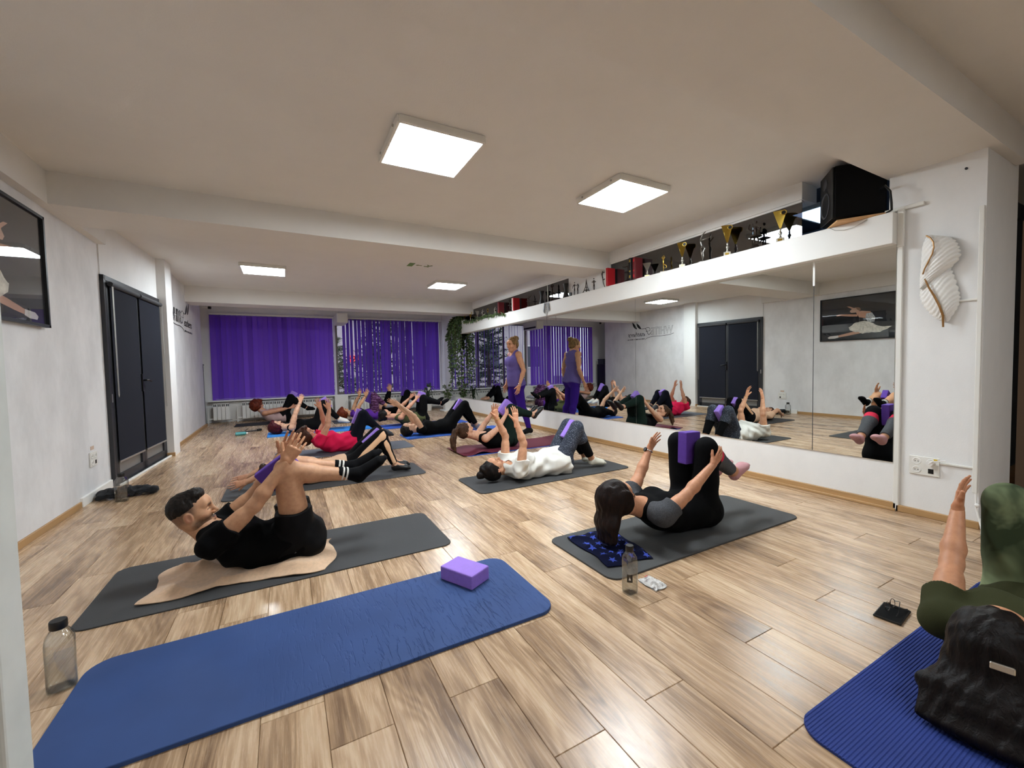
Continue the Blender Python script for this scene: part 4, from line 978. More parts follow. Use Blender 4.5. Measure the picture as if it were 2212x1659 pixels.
REST = None
def skinned(prims, h, disp=None):
    F, lo = field(prims, h, disp)
    if REST is not None: np.maximum(F, (REST-(lo[2]+h*np.arange(F.shape[2]))).astype(np.float32)[None, None, :], out=F)     # flattened where it lies on the mat
    np.clip(F, -3*h, 3*h, out=F)
    F[0] = F[-1] = 3*h; F[:, 0] = F[:, -1] = 3*h; F[:, :, 0] = F[:, :, -1] = 3*h
    g = openvdb.FloatGrid(3*h); g.copyFromArray(F)
    g.transform = openvdb.createLinearTransform(voxelSize=h)
    r = g.convertToPolygons(0.0)
    v = np.asarray(r[0], np.float64)+lo; q = np.asarray(r[-1], np.int64)
    if len(r) == 3 and len(r[1]): q = np.vstack([q, np.column_stack([r[1], r[1][:, 2]])])
    return v, q

def mesh_from(name, v, q):
    me = bpy.data.meshes.new(name)
    me.vertices.add(len(v)); me.vertices.foreach_set('co', v.astype(np.float32).ravel())
    me.loops.add(len(q)*4); me.loops.foreach_set('vertex_index', q.astype(np.int32)[:, ::FLIP].ravel())
    me.polygons.add(len(q)); me.polygons.foreach_set('loop_start', np.arange(0, len(q)*4, 4, dtype=np.int32))
    me.polygons.foreach_set('use_smooth', np.ones(len(q), dtype=bool))
    me.update(calc_edges=True); me.validate()
    return me
FLIP = 1
_v, _q = skinned([cap((0, 0, 0), (0, 0, .01), .05)], .01)
_a = _v[_q[:, 0]]; _n = np.cross(_v[_q[:, 1]]-_a, _v[_q[:, 2]]-_a)
if float((_n*_a).sum()) < 0: FLIP = -1

def folds(amp, fr, seed):
    r = np.random.RandomState(seed); W = r.normal(size=(5, 3)); W = [nrm(w)*fr*(0.7+0.9*i/4) for i, w in enumerate(W)]; ph = r.rand(5)*6.3
    return lambda X, Y, Z: -amp*.8+amp*sum(np.sin(w[0]*X+w[1]*Y+w[2]*Z+p+1.5*np.sin(0.4*(w[1]*X-w[0]*Z)+p)) for w, p in zip(W, ph))/2.2

SKIN = lin('#c99a7b')
def hand_prims(wr, tip, pn, right, hs=1.0, curl=1.0, fem=1.0, el=None):
    f = nrm(tip-wr); p = orth(pn, f); th = np.cross(f, p)*(1 if right else -1)
    P = [cap(wr-f*.05, wr+f*.012, (.028*fem, .021*fem), (.029*fem, .020*fem), th, .01),
         cap(wr+f*.008, wr+f*.082*hs, (.029*hs*fem, .018*hs), (.041*hs*fem, .0125*hs), th, .012)]
    for off, b, ln, sp in ((.0305, .086, .070, .15), (.0105, .091, .080, .04), (-.0100, .088, .073, -.06), (-.0290, .079, .057, -.19)):
        q = wr + (f*b+th*off*fem)*hs; d = nrm(f+th*sp*.75); r = .0079*hs*fem
        for j, (seg, an) in enumerate(((.45, 7), (.30, 13), (.25, 9))):
            a = math.radians(an*curl); d = nrm(d*math.cos(a)+p*math.sin(a)); e = q+d*ln*seg*hs
            P.append(cap(q-d*.006 if j == 0 else q, e, r*(1-.1*j), r*(.9-.1*j), None, .0035)); q = e
    q = wr+(f*.030+th*.027*fem+p*.006)*hs; d = nrm(f*.72+th*.62+p*.25)
    P.append(cap(wr+f*.018*hs+th*.012*hs, q, .017*hs, .0155*hs, None, .012))
    for j, seg in enumerate((.036, .027)):
        e = q+d*seg*hs; P.append(cap(q, e, (.0118-.0015*j)*hs, (.0104-.002*j)*hs, None, .005)); q = e; d = nrm(d+f*.28)
    return P

def head_prims(c, f, u, s, sc=1.0, male=False):
    L = lambda a, b, d=0.0: c+(f*a+u*b+s*d)*sc
    R = np.array([f, s, u]); E = lambda a, b, d, ra, rs, ru, k=.02, sub=False: ell(L(a, b, d), R, A3(ra, rs, ru)*sc, k, sub)
    j = 1.12 if male else 1.0
    P = [E(-.008, .022, 0, .097, .076, .092), E(.022, -.045, 0, .070, .060*j, .082, .04),
         E(.070, -.106, 0, .024*j, .024*j, .020*j, .035), E(.082, .030, 0, .022, .050, .035, .04)]
    for q in (-1, 1):
        P += [cap(L(.000, -.070, q*.050*j), L(.062, -.110, q*.014), .019*sc*j, .017*sc, None, .03),
              cap(L(.086, .010, 0), L(.076, .012, q*.040), .011*sc*j, .009*sc, None, .018),
              E(.060, -.036, q*.043, .024, .022, .022, .03)]
    for q in (-1, 1):
        P.append(E(.101, -.008, q*.032, .018, .018, .013, .014, True))
    for q in (-1, 1):
        P += [E(.078, -.009, q*.031, .0135, .0155, .0125, .004),
              E(-.004, -.022, q*.076, .020, .009, .031, .008), E(.001, -.020, q*.085, .011, .006, .019, .006, True)]
    P += [cap(L(.092, .000), L(.116, -.040), (.0075*sc, .010*sc), (.0115*sc, .012*sc), s, .014),
          E(.104, -.047, .012, .010, .008, .008, .008), E(.104, -.047, -.012, .010, .008, .008, .008),
          E(.094, -.073, 0, .010, .021, .0058, .006), E(.092, -.083, 0, .011, .019, .0065, .006)]
    P.append(E(.106, -.0775, 0, .012, .022, .0014, .003, True))
    return P

def paint_head(v, c, f, u, s, sc, skin, o):
    q = (v-c)/sc; a, b, d = q@f, q@u, q@s; ad = np.abs(d)
    col = np.tile(np.array(skin), (len(v), 1))
    def mixin(mask, rgb, w=1.0):
        w = np.clip(mask, 0, 1)[:, None]*w; col[:, :3] = col[:, :3]*(1-w)+np.array(lin(rgb)[:3])*w
    sm = lambda x, e0, e1: np.clip((x-e0)/(e1-e0), 0, 1)
    mixin(sm(.022-np.hypot((a-.066), ad-.043)*.6-np.abs(b+.04)*.4, 0, .02), o.get('cheek', '#c98470'), .35)      # warm cheeks
    mixin(sm(a, .06, .08)*sm(.010-np.abs(b-.013+.12*(ad-.03)), 0, .004)*sm(ad, .010, .016)*sm(.052-ad, 0, .006), o.get('brow', '#3a2820'), .8)
    mixin(sm(a, .06, .07)*sm(.0032-np.abs(b+.012+.9*(ad-.031)**2*20), 0, .0016)*sm(.017-np.abs(ad-.031), 0, .003), '#2a1b16', .9)
    if o.get('open_eye'):
        e = sm(a, .06, .07)*sm(.0062-np.abs(b+.008), 0, .002)*sm(.0135-np.abs(ad-.031), 0, .003); mixin(e, '#e8e2dc')
        mixin(e*sm(.0065-np.abs(ad-.031), 0, .002), '#2f2018')
    mixin(sm(a, .075, .085)*sm(.0125-np.abs(b+.0780), 0, .004)*sm(.023-ad, 0, .005), o.get('lip', '#a8584f'), .75)
    mixin(sm(ad, .074, .082)*sm(.03-np.abs(b+.022), 0, .01), '#bd7a66', .5)
    if o.get('beard'):
        m = sm(-b, .038, .062)*sm(a, -.01, .02)*sm(.3-np.abs(b+.078)*20*(ad < .016), 0, .2)
        m = np.maximum(m, sm(a, .085, .09)*sm(.010-np.abs(b+.062), 0, .004)*sm(.028-ad, 0, .006))
        rr = np.random.RandomState(1).rand(len(v))
        mixin(m*(.65+.35*rr)*(1-sm(a, .083, .09)*sm(.007-np.abs(b+.079), 0, .003)), '#2f2621', .85)
    if o.get('buzz'):
        m = sm(b-.40*a, -.055, -.02)*sm(.045-a+.25*np.clip(b, -.05, .05), 0, .03)
        ear = sm(np.hypot((a+.004)/.026, (b+.022)/.036), .85, 1.05); m = m*ear
        rr = np.random.RandomState(2).rand(len(v)); up_ = sm(b, -.06, .06)
        mixin(m*(.45+.30*up_+.25*rr), '#3a302b', .9)
    return col

HAIRNOISE = lambda a, fr, s: folds(a, fr, s)
def hair_prims(style, c, f, u, s, sc, extra):
    L = lambda a, b, d=0.0: c+(f*a+u*b+s*d)*sc
    R = np.array([f, s, u]); E = lambda a, b, d, ra, rs, ru, k=.02, sub=False: ell(L(a, b, d), R, A3(ra, rs, ru)*sc, k, sub)
    if style == 'short':
        return [E(-.014, .029, 0, .095, .0772, .091), E(.050, .088, 0, .040, .055, .034, .03), E(.088, -.030, 0, .070, .09, .092, .006, True),
                ell(L(.03, -.045, 0), R, A3(.11, .2, .070)*sc, .010, True), ell(L(-.02, -.066, 0), R, A3(.11, .2, .074)*sc, .010, True)]
    P = [E(-.016, .024, 0, .102, .085, .100), E(-.045, -.03, 0, .065, .077, .065, .04), E(.092, -.052, 0, .068, .066, .108, .012, True)]
    if style == 'tight': pass
    if style in ('bob', 'fluffy'):
        g = .014 if style == 'fluffy' else .004
        P = [E(-.02, .028, 0, .106+g, .090+g, .102+g), E(-.05, -.045, 0, .075+g, .086+g, .075+g, .05),
             E(.02, -.03, .080, .035, .016+g, .055, .03), E(.02, -.03, -.080, .035, .016+g, .055, .03),
             E(.062, .085, 0, .05, .062, .03, .03), E(.100, -.060, 0, .072, .064, .105, .010, True)]
    if style == 'long':
        end, w, dp = extra
        mid = L(-.085, -.02)*.45+end*.55+u*.01
        P += [E(-.03, .02, 0, .110, .096, .104, .03), cap(L(-.045, .0), mid, (.092*sc, .070*sc), (w*.95, dp*1.5), s, .06), cap(mid, end, (w*.95, dp*1.5), (w, dp), s, .05),
              E(.02, -.01, .082, .05, .02, .075, .03), E(.02, -.01, -.082, .05, .02, .075, .03), E(.106, -.062, 0, .072, .07, .105, .010, True)]
    for e in extra if style != 'long' else ():
        P.append(e(L, E, sc))
    return P

def make_person(label, J, o):
    """J: joints in metres; o: looks. Returns the body, with hair and clothes as its children."""
    global REST
    J = {k: A3(*v) for k, v in J.items()}
    REST = None if o.get('stand') else o.get('rest', .011)+.002
    fem = o.get('fem', True); S = o.get('scale', 1.0); near = o.get('near', False); skin = lin(o.get('skin', '#c99a7b'))
    hb, hh, hd, hc = (.006, .0022, .0022, .005) if near else (.008, .0030, .0035, .0065)
    ga = .90 if fem else 1.0
    Hc = J['hip']; shN, shF = J['shN'], J['shF']; Sc = (shN+shF)/2
    side = nrm(shF-shN); sp = nrm(Sc-Hc); side = orth(side, sp); front = np.cross(side, sp)
    hipN, hipF = Hc-side*.085*S, Hc+side*.085*S
    Wc = J.get('mid', Hc*.5+Sc*.5); low, top = nrm(Wc-Hc), nrm(Sc-Wc)
    fl, ft = np.cross(side, low), np.cross(side, top)
    wh, ww, wc = (.172, .128, .150) if fem else (.165, .150, .170)
    pel0, pel1, Cc = Hc-low*.03*S, Hc+low*.08*S, Sc-top*.13*S
    T = [cap(pel0, pel1, (wh*S, .112*S), (wh*.94*S, .105*S), side, .05), cap(pel1, Wc, (wh*.92*S, .105*S), (ww*S, .098*S), side, .06),
         cap(Wc, Cc, (ww*S, .098*S), (wc*S, .108*S), side, .06), cap(Cc, Sc-top*.03*S, (wc*S, .108*S), (.125*S, .075*S), side, .06)]
    SH = [cap(shN, shF, .052*S*ga, None, None, .05)]
    if fem: B = [ell(Cc+ft*.075*S+side*q*.072*S, np.array([side, ft, top]), A3(.066, .060, .066)*S*o.get('bust', 1.0), .05) for q in (-1, 1)]
    else: B = [ell(Cc+ft*.065*S+side*q*.075*S, np.array([side, ft, top]), A3(.08, .05, .07)*S, .05) for q in (-1, 1)]
    GL = [ell(Hc-fl*.045*S-low*.045*S+side*q*.08*S, np.array([side, fl, low]), A3(.092, .088, .095)*S, .05) for q in (-1, 1)]
    legs, calves, thighs, feet, arms = [], [], [], [], []
    lg = {}
    for X, hp in (('N', hipN), ('F', hipF)):
        kn, an, toe = J['k'+X], J['a'+X], J['t'+X]; td, sd = nrm(kn-hp), nrm(an-kn)
        kf = td-sd; kf = orth(kf, sd) if np.linalg.norm(kf) > .15 else orth(fl, sd)
        mid = kn+(an-kn)*.33-kf*.016*S
        th = [cap(hp, kn, .092*S*(1 if fem else .95), .057*S, None, .045), cap(hp*.55+kn*.45+kf*.012, kn*.92+hp*.08, .070*S, .058*S, None, .04)]
        ca = [cap(kn, mid, .055*S, .056*S, None, .03), cap(mid, an, .055*S, .034*S, None, .03)]
        fd = orth(toe-an, sd) if o.get('flat_foot', 0) else nrm(toe-an)
        fd = nrm(toe-an); heel = an+sd*.040*S-fd*.020*S; ball = toe-fd*.055*S; ls = orth(side, fd)
        ft_ = [cap(an, heel, .034*S, .031*S, None, .02), cap(heel, ball, (.032*S, .030*S), (.043*S, .024*S), ls, .02), cap(an+fd*.02, ball, .032*S, .022*S, None, .03),
               cap(ball, toe-fd*.012, (.042*S, .022*S), (.030*S, .013*S), ls, .015)]
        thighs += th; calves += ca; feet += ft_
        lg[X] = dict(hp=hp, kn=kn, an=an, mid=mid, td=td, sd=sd, kf=kf, fd=fd, th=th, ca=ca, ft=ft_, toe=toe)
    ar = {}
    for X in 'NF':
        sh, el, wr = J['sh'+X], J['el'+X], J['wr'+X]; fm = el+(wr-el)*.28
        up = [cap(sh, el, .050*S*ga, .039*S*ga, None, .035), cap(sh*.6+el*.4, sh*.3+el*.7, .046*S*ga, .042*S*ga, None, .03)]
        fo = [cap(el, fm, .040*S*ga, .042*S*ga, None, .02), cap(fm, wr, .042*S*ga, .0265*S*ga, None, .02)]
        arms += up+fo; ar[X] = dict(sh=sh, el=el, wr=wr, up=up, fo=fo, tip=J['tip'+X])
    hcen = J['head']; f = nrm(J['face']); u = orth(J.get('crown', hcen-Sc), f); s = np.cross(u, f); hs = o.get('head_scale', 1.0)
    nb = Sc+top*.01*S-ft*.005
    neck = [cap(nb, hcen-u*.055*hs-f*.022*hs, .056*S*(.92 if fem else 1.08), .050*S*(.9 if fem else 1.08), None, .035), cap(Sc-ft*.012+side*.05, nb*.55+hcen*.45, .062*S*ga, .044*S*ga, None, .05), cap(Sc-ft*.012-side*.05, nb*.55+hcen*.45, .062*S*ga, .044*S*ga, None, .05)]
    # --- body
    body = T+SH+B+GL+thighs+calves+feet+arms+neck
    V, Q, C = [], [], []; off = 0
    def addp(v, q, col):
        nonlocal off
        V.append(v); Q.append(q+off); C.append(col); off += len(v)
    v, q = skinned(body, hb); addp(v, q, np.tile(np.array(skin), (len(v), 1)))
    hp_ = head_prims(hcen, f, u, s, hs, not fem)+[cap(nb+(hcen-nb)*.25, hcen-u*.05*hs-f*.022*hs, .0565*S*(.92 if fem else 1.08), .0505*S*(.9 if fem else 1.08), None, .03)]
    v, q = skinned(hp_, hd); addp(v, q, paint_head(v, hcen, f, u, s, hs, skin, o))
    for X in 'NF':
        a = ar[X]; pn = J.get('palm'+X, side*(1 if X == 'N' else -1))
        v, q = skinned(hand_prims(a['wr'], a['tip'], pn, X == 'N', min(1.08, max(.86, float(np.linalg.norm(a['tip']-a['wr']))/.178))*o.get('hand', 1.0), o.get('curl', 1.0), ga), hh)
        c = np.tile(np.array(skin), (len(v), 1)); c[:, :3] *= np.array([1.0, .93, .90])
        if o.get('nails'): 
            d = v@nrm(a['tip']-a['wr']); m = d > d.max()-.016; c[m, :3] = lin(o['nails'])[:3]
        addp(v, q, c)
    V = np.vstack(V); Q = np.vstack(Q); C = np.vstack(C)
    me = mesh_from('person', V, Q); me.materials.append(M['skin'])
    at = me.color_attributes.new('Col', 'FLOAT_COLOR', 'POINT')
    if len(at.data) == len(C): at.data.foreach_set('color', C.astype(np.float32).ravel())
    root = bpy.data.objects.new('person', me); link(root); tag(root, label, 'person', 'people exercising in the studio' if not o.get('stand') else None)
    def wear(name, prims, m, disp=None, h=None, lab=None):
        v, q = skinned(prims, h or hc, disp); me = mesh_from(name, v, q); me.materials.append(m)
        ob = bpy.data.objects.new(name, me); link(ob, root)
        if lab: ob['label'] = lab
        return ob
    if REST is not None: REST -= .002
    # --- hair
    hr = o['hair']; ex = hr.get('extra', [])
    wear('hair', hair_prims(hr['style'], hcen, f, u, s, hs, ex), hr['mat'], folds(hr.get('amp', .0025), hr.get('fr', 140), 3), .0045 if near else .006)
    for nm, pr, mm in hr.get('bits', []): wear(nm, [p_(lambda a, b, d=0.0: hcen+(f*a+u*b+s*d)*hs) for p_ in pr], mm, None, .003)
    # --- clothes
    for g in o['wear']:
        kind, m = g['t'], g['m']; e = g.get('e', .008); dsp = folds(g['amp'], g.get('fr', 40), 11) if g.get('amp') else None
        if kind in ('tee', 'tank', 'long'):
            hem = [(Hc+low*g.get('hem', -.02), -low)]
            P = [fat(p, e, clips=hem) for p in T[:2]]+[fat(p, e) for p in T[2:]+B]+[cap(Hc+low*.10, Hc-low*.14, (wh*S*.98+e, .108*S+e), (wh*S+e+.012, .118*S+e+.006), side, .05, hem), fat(neck[1], e*.6), fat(neck[2], e*.6)]+[fat(q_, e+.004, clips=hem) for q_ in GL]
            if kind == 'tank':
                a0, b0 = shN+(shF-shN)*.16, shF+(shN-shF)*.16
                P += [cap(a0, b0, .045*S+e, None, None, .04)]
                for X in 'NF': P.append(cap(ar[X]['sh']+front*.0, ar[X]['sh']*.6+ar[X]['el']*.4, .062*S, .062*S, None, .012, sub=True))
                P.append(ell(Sc+ft*.085*S+top*.045*S, np.array([side, ft, top]), A3(.075, .09, .085)*S, .015, True))
            else:
                P += [fat(p, e) for p in SH]
                fr_ = g.get('sleeve', .52)
                for X in 'NF':
                    a = ar[X]
                    if kind == 'tee':
                        en = a['sh']+(a['el']-a['sh'])*fr_
                        P.append(cap(a['sh'], en+nrm(a['el']-a['sh'])*.05, .056*S*ga+e, .056*S*ga+e+g.get('flare', .004), None, .03, [(en, nrm(a['el']-a['sh']))]))
                    else:
                        P += [fat(p, e) for p in a['up']]+[fat(p, e, clips=[(a['wr']-nrm(a['wr']-a['el'])*.02, nrm(a['wr']-a['el']))]) for p in a['fo']]
            nk = nrm(hcen-u*.05-nb); P.append(cap(nb+nk*(.035 if kind != 'tank' else .0)+ft*.02, hcen+u*.05, .062*S if fem else .068*S, .09, None, .008, sub=True))
            wear(g.get('n', 't_shirt'), P, m, dsp)
        elif kind == 'sleeves':
            for X in 'NF':
                a = ar[X]; en = a['sh']+(a['el']-a['sh'])*g.get('sleeve', .52); st = a['sh']-nrm(a['el']-a['sh'])*.02
                wear('sleeve', [cap(a['sh']*.62+Sc*.38+top*.006, a['sh'], .058*S*ga+e, .060*S*ga+e, None, .03), cap(a['sh'], en+nrm(a['el']-a['sh'])*.05, .060*S*ga+e, .062*S*ga+e, None, .03, [(en, nrm(a['el']-a['sh']))])], m, dsp)
        elif kind == 'leggings':
            wc_ = [(Hc+low*g.get('rise', .12), low)]
            P = [fat(p, e, clips=wc_) for p in T[:2]]+[fat(p, e) for p in GL]
            for X in 'NF':
                l = lg[X]; P += [fat(p, e) for p in l['th']]
                ankle = [(l['kn']+(l['an']-l['kn'])*g.get('len', .93), l['sd'])]
                P += [fat(p, e+.001, clips=ankle) for p in l['ca']]
            wear(g.get('n', 'leggings'), P, m, dsp)
        elif kind == 'shorts':
            P = [fat(p, e, clips=[(Hc+low*.11, low)]) for p in T[:2]]+[fat(p, e) for p in GL]
            for X in 'NF':
                l = lg[X]; en = l['hp']+(l['kn']-l['hp'])*g.get('len', .5)
                P.append(cap(l['hp'], en+l['td']*.08, .096*S+e, .090*S+e, None, .03, [(en, l['td'])]))
            wear('shorts', P, m, dsp)
        elif kind == 'foot':
            for X in 'NF':
                l = lg[X]; up = l['an']-l['sd']*g.get('up', .02)
                P = [fat(p, e, clips=[(up, -l['sd'])] if i == 0 else ()) for i, p in enumerate(l['ft'])]
                if g.get('up', .02) > .03: P += [cap(l['an'], l['an']-l['sd']*(g['up']+.05), .034*S+e, .040*S+e, None, .02, [(up, -l['sd'])])]
                if g.get('open'): P.append(cap(l['an']+l['fd']*.03-l['sd']*.03, l['an']+l['fd']*.10-l['sd']*.02, .034, .022, None, .008, sub=True))
                fo = wear(g['n'], P, m, dsp, .0045 if near else .006)
                for i, dd in enumerate(g.get('stripes', ())):
                    c0 = l['an']-l['sd']*dd
                    st = wear('sock_stripe', [cap(l['an'], l['an']-l['sd']*.25, .034*S+e+.0012, .049*S+e+.0012, None, .002, [(c0, l['sd']), (c0-l['sd']*.012, -l['sd'])])], g['sm'], None, .003); st.parent = fo
                if g.get('strap'):
                    ctr = l['an']-l['kf']*0+l['fd']*.035-l['sd']*-.005
                    st = G().tube([tuple(l['an']+l['sd']*.01+(l['fd']*math.cos(a)+orth(side, l['fd'])*math.sin(a))*.040*S+l['fd']*.012*math.cos(a)) for a in [2*math.pi*i/16 for i in range(17)]], .0045, 6, False).obj('strap', m, None); st.parent = fo
        elif kind == 'calf':      # a coloured section of the lower leg
            for X in 'NF':
                l = lg[X]; a0, a1 = g['a'], g['b']; c0, c1 = l['kn']+(l['an']-l['kn'])*a0, l['kn']+(l['an']-l['kn'])*a1
                wear(g['n'], [fat(p, e, clips=[(c0, -l['sd']), (c1, l['sd'])]) for p in l['ca']], m, None)
        elif kind == 'stripe':    # band down the outer side of each leg
            for X, sg in (('N', -1), ('F', 1)):
                l = lg[X]; P = []
                out = side*sg
                for p, ax0, dv, kf in ((l['th'][0], l['hp'], l['td'], None), (l['th'][1], l['hp'], l['td'], None), (l['ca'][0], l['kn'], l['sd'], None), (l['ca'][1], l['kn'], l['sd'], None)):
                    fwd = np.cross(dv, out); fwd = nrm(fwd); o_ = orth(out, dv); ct = ax0
                    P.append(fat(p, e, clips=[(ct+fwd*.021, fwd), (ct-fwd*.021, -fwd), (ct+o_*.005, -o_)]))
                P[0]['clips'].append((l['hp']+l['td']*.06, -l['td'])); P[3]['clips'].append((l['kn']+(l['an']-l['kn'])*.93, l['sd']))
                wear('leg_stripe', P, m, None, .005)
        elif kind == 'band':      # watch or bracelet
            for X in g['on']:
                a = ar[X]; d = nrm(a['wr']-a['el']); c0 = a['wr']-d*g.get('at', .012); rr = .0285*S*ga+.003
                x = orth(A3(.3, .2, 1), d); y = np.cross(d, x)
                gg = G().tube([tuple(c0+(x*math.cos(t)+y*math.sin(t))*rr) for t in [2*math.pi*i/18 for i in range(19)]], g.get('r', .005), 6, False)
                ob = gg.obj(g['n'], m, root, smooth=True)
                if g.get('dial'):
                    w = G().tube([tuple(c0+x*(rr)), tuple(c0+x*(rr+.009))], .017, 14).obj('watch_face', M['black'], ob)
        elif kind == 'glasses':
            gg = G(); L = lambda a, b, d: tuple(hcen+(f*a+u*b+s*d)*hs)
            for q in (-1, 1):
                gg.tube([L(.103-.006*abs(math.cos(t)), -.010+.019*math.sin(t), q*.033+.025*math.cos(t)) for t in [2*math.pi*i/20 for i in range(21)]], .0016, 5, False)
                gg.tube([L(.097, -.004, q*.058), L(.06, 0, q*.080), L(-.01, .0, q*.082)], .0016, 5)
            gg.tube([L(.103, -.006, -.008), L(.108, -.003, 0), L(.103, -.006, .008)], .0016, 5)
            gg.obj('glasses', m, root)
    REST = None
    return root
# ------------------------------------------------------------------ mats
def rounded(x0, x1, y0, y1, r, n=6):
    out = []
    for cx, cy, a0 in ((x1-r, y1-r, 0), (x0+r, y1-r, 90), (x0+r, y0+r, 180), (x1-r, y0+r, 270)):
        for i in range(n+1):
            a = math.radians(a0+90*i/n); out.append((cx+r*math.cos(a), cy+r*math.sin(a)))
    return out
def mat_slab(x0, x1, y0, y1, m, label, t=0.009, r=0.07, rz=0.0):
    cx, cy = (x0+x1)/2, (y0+y1)/2; P = rounded(x0-cx, x1-cx, y0-cy, y1-cy, r); n = len(P); c = 0.002
    Q = rounded(x0-cx+c, x1-cx-c, y0-cy+c, y1-cy-c, r-c)
    g = G(); V = [(a, b, 0) for a, b in P]+[(a, b, t-c) for a, b in P]+[(a, b, t) for a, b in Q]
    g._add(V, [tuple(range(n-1, -1, -1)), tuple(range(2*n, 3*n))]+[(k*n+i, k*n+(i+1) % n, (k+1)*n+(i+1) % n, (k+1)*n+i) for k in (0, 1) for i in range(n)])
    o = g.obj('exercise_mat', m, loc=(cx, cy, 0.0005)); o.rotation_euler = (0, 0, rz)
    return tag(o, label, 'exercise mat', 'exercise mats')
GREY = rubber_mat('charcoal_rubber', '#3e3e3f'); DARK = rubber_mat('black_rubber', '#242427'); BLUE = rubber_mat('blue_rubber', '#2f5193')
NAVY = rubber_mat('royal_blue_rubber', '#2c4fa8'); CYAN = rubber_mat('bright_blue_rubber', '#2f7fd0'); SLATE = rubber_mat('slate_rubber', '#5a5d66')
mat_slab(-0.75, 1.13, 1.66, 2.31, rubber_mat('worn_blue_rubber', '#30497c', wrinkle=True), 'empty wrinkled blue exercise mat in the foreground with a lilac block on it', 0.015, 0.09)
mat_slab(-0.94, 0.96, 2.65, 3.37, GREY, 'charcoal exercise mat under the man in black', 0.007)
mat_slab(1.54, 3.41, 1.72, 2.37, rubber_mat('grey_rubber', '#474747'), 'grey exercise mat under the dark haired woman in the grey sleeved top', 0.010)
mat_slab(1.57, 3.46, 3.55, 4.18, rubber_mat('graphite_rubber', '#3c3c3d'), 'graphite exercise mat under the woman in the white t-shirt', 0.009)
mat_slab(-0.57, 1.38, 4.61, 5.24, rubber_mat('dark_grey_rubber', '#424244'), 'grey exercise mat under the woman in beige with striped leggings', 0.009)
mat_slab(-0.17, 1.70, 6.27, 6.94, SLATE, 'slate grey exercise mat under the woman in the pink t-shirt', 0.008)
mat_slab(-0.33, 1.50, 8.68, 9.30, CYAN, 'bright blue exercise mat under the woman with dark red hair', 0.014, 0.03)
mat_slab(-1.02, 0.83, 10.80, 11.40, DARK, 'black exercise mat under the red haired woman nearest the closed blind', 0.008, 0.03)
mat_slab(0.92, 2.75, 9.98, 10.62, rubber_mat('dark_slate_rubber', '#3d4049'), 'dark slate exercise mat under the woman in purple', 0.008, 0.04)
mat_slab(1.62, 3.46, 8.41, 9.03, NAVY, 'royal blue exercise mat under the woman in the olive top', 0.012, 0.03)
mat_slab(1.92, 3.12, 10.88, 11.44, DARK, 'black exercise mat under the woman in black sleeves by the right window', 0.008, 0.04)
mat_slab(1.77, 3.67, 6.97, 7.58, rubber_mat('mid_blue_rubber', '#2d5bb0'), 'mid blue exercise mat under the woman all in black with arms overhead', 0.012, 0.05)
# burgundy mat that lies wavy over a thin blue one
mat_slab(2.10, 3.90, 5.16, 5.78, NAVY, 'thin blue exercise mat showing below the burgundy one', 0.005, 0.05)
def wavy():
    x0, x1, y0, y1 = 2.05, 3.93, 5.18, 5.83
    def z(x, y):
        a = max(0, 1-abs(x-2.33)/0.17); b = max(0, 1-abs(x-2.75)/0.4)
        return 0.006 + 0.036*a*a*(3-2*a)*(0.4+0.6*(y1-y)/(y1-y0)) + 0.008*b*(y1-y)/(y1-y0) + 0.018*max(0, (x-3.6)/0.33)**2 + 0.010*max(0, (2.12-x)/0.07)
    top = lambda s, t: (x0+(x1-x0)*s, y0+(y1-y0)*t, z(x0+(x1-x0)*s, y0+(y1-y0)*t)+0.006)
    bot = lambda s, t: (x0+(x1-x0)*s, y0+(y1-y0)*t, z(x0+(x1-x0)*s, y0+(y1-y0)*t))
    g = G(); g.grid(top, 70, 10); g.grid(bot, 70, 10); n = 11
    for i in range(70):
        for j in (0, 10): a = i*n+j; b = a+n; o = 71*11; g.f.append((a, b, b+o, a+o))
    for j in range(10):
        for i in (0, 70): a = i*n+j; o = 71*11; g.f.append((a, a+1, a+1+o, a+o))
    tag(g.obj('exercise_mat', rubber_mat('burgundy_rubber', '#6a2638'), smooth=True, angle=40), 'burgundy exercise mat lying wavy under the woman with the ponytail', 'exercise mat', 'exercise mats')
wavy()
# ribbed blue mat, bottom right
def ribbed():
    x0, x1, y0, y1, r = 1.42, 3.25, 0.10, 0.735, 0.09; t = 0.010; g = G(); ny = 64
    ys = []
    for i in range(ny):
        a, b = y0+(y1-y0)*i/ny, y0+(y1-y0)*(i+1)/ny; d = b-a
        ys += [(a, t-0.0022), (a+d*.22, t), (a+d*.68, t), (a+d*.86, t-0.0022)]
    ys.append((y1, t-0.0022))
    def inset(y):
        d = min(y-y0, y1-y); return 0.0 if d >= r else r-math.sqrt(max(0, r*r-(r-d)**2))
    V = []; Fc = []
    for y, z in ys:
        e = inset(y); V += [(x0+e, y, 0), (x0+e, y, z-.001), (x0+e+.002, y, z), (x1-e-.002, y, z), (x1-e, y, z-.001), (x1-e, y, 0)]
    m = len(ys)
    for i in range(m-1):
        for k in range(5): a = i*6+k; Fc.append((a, a+1, a+7, a+6))
        Fc.append((i*6+5, i*6, i*6+6, i*6+11))
    g._add(V, Fc); o = g.obj('exercise_mat', rubber_mat('ribbed_blue_rubber', '#26397e'), loc=(0, 0, 0.0005))
    tag(o, 'ribbed deep blue exercise mat in the bottom right corner', 'exercise mat', 'exercise mats')
ribbed()

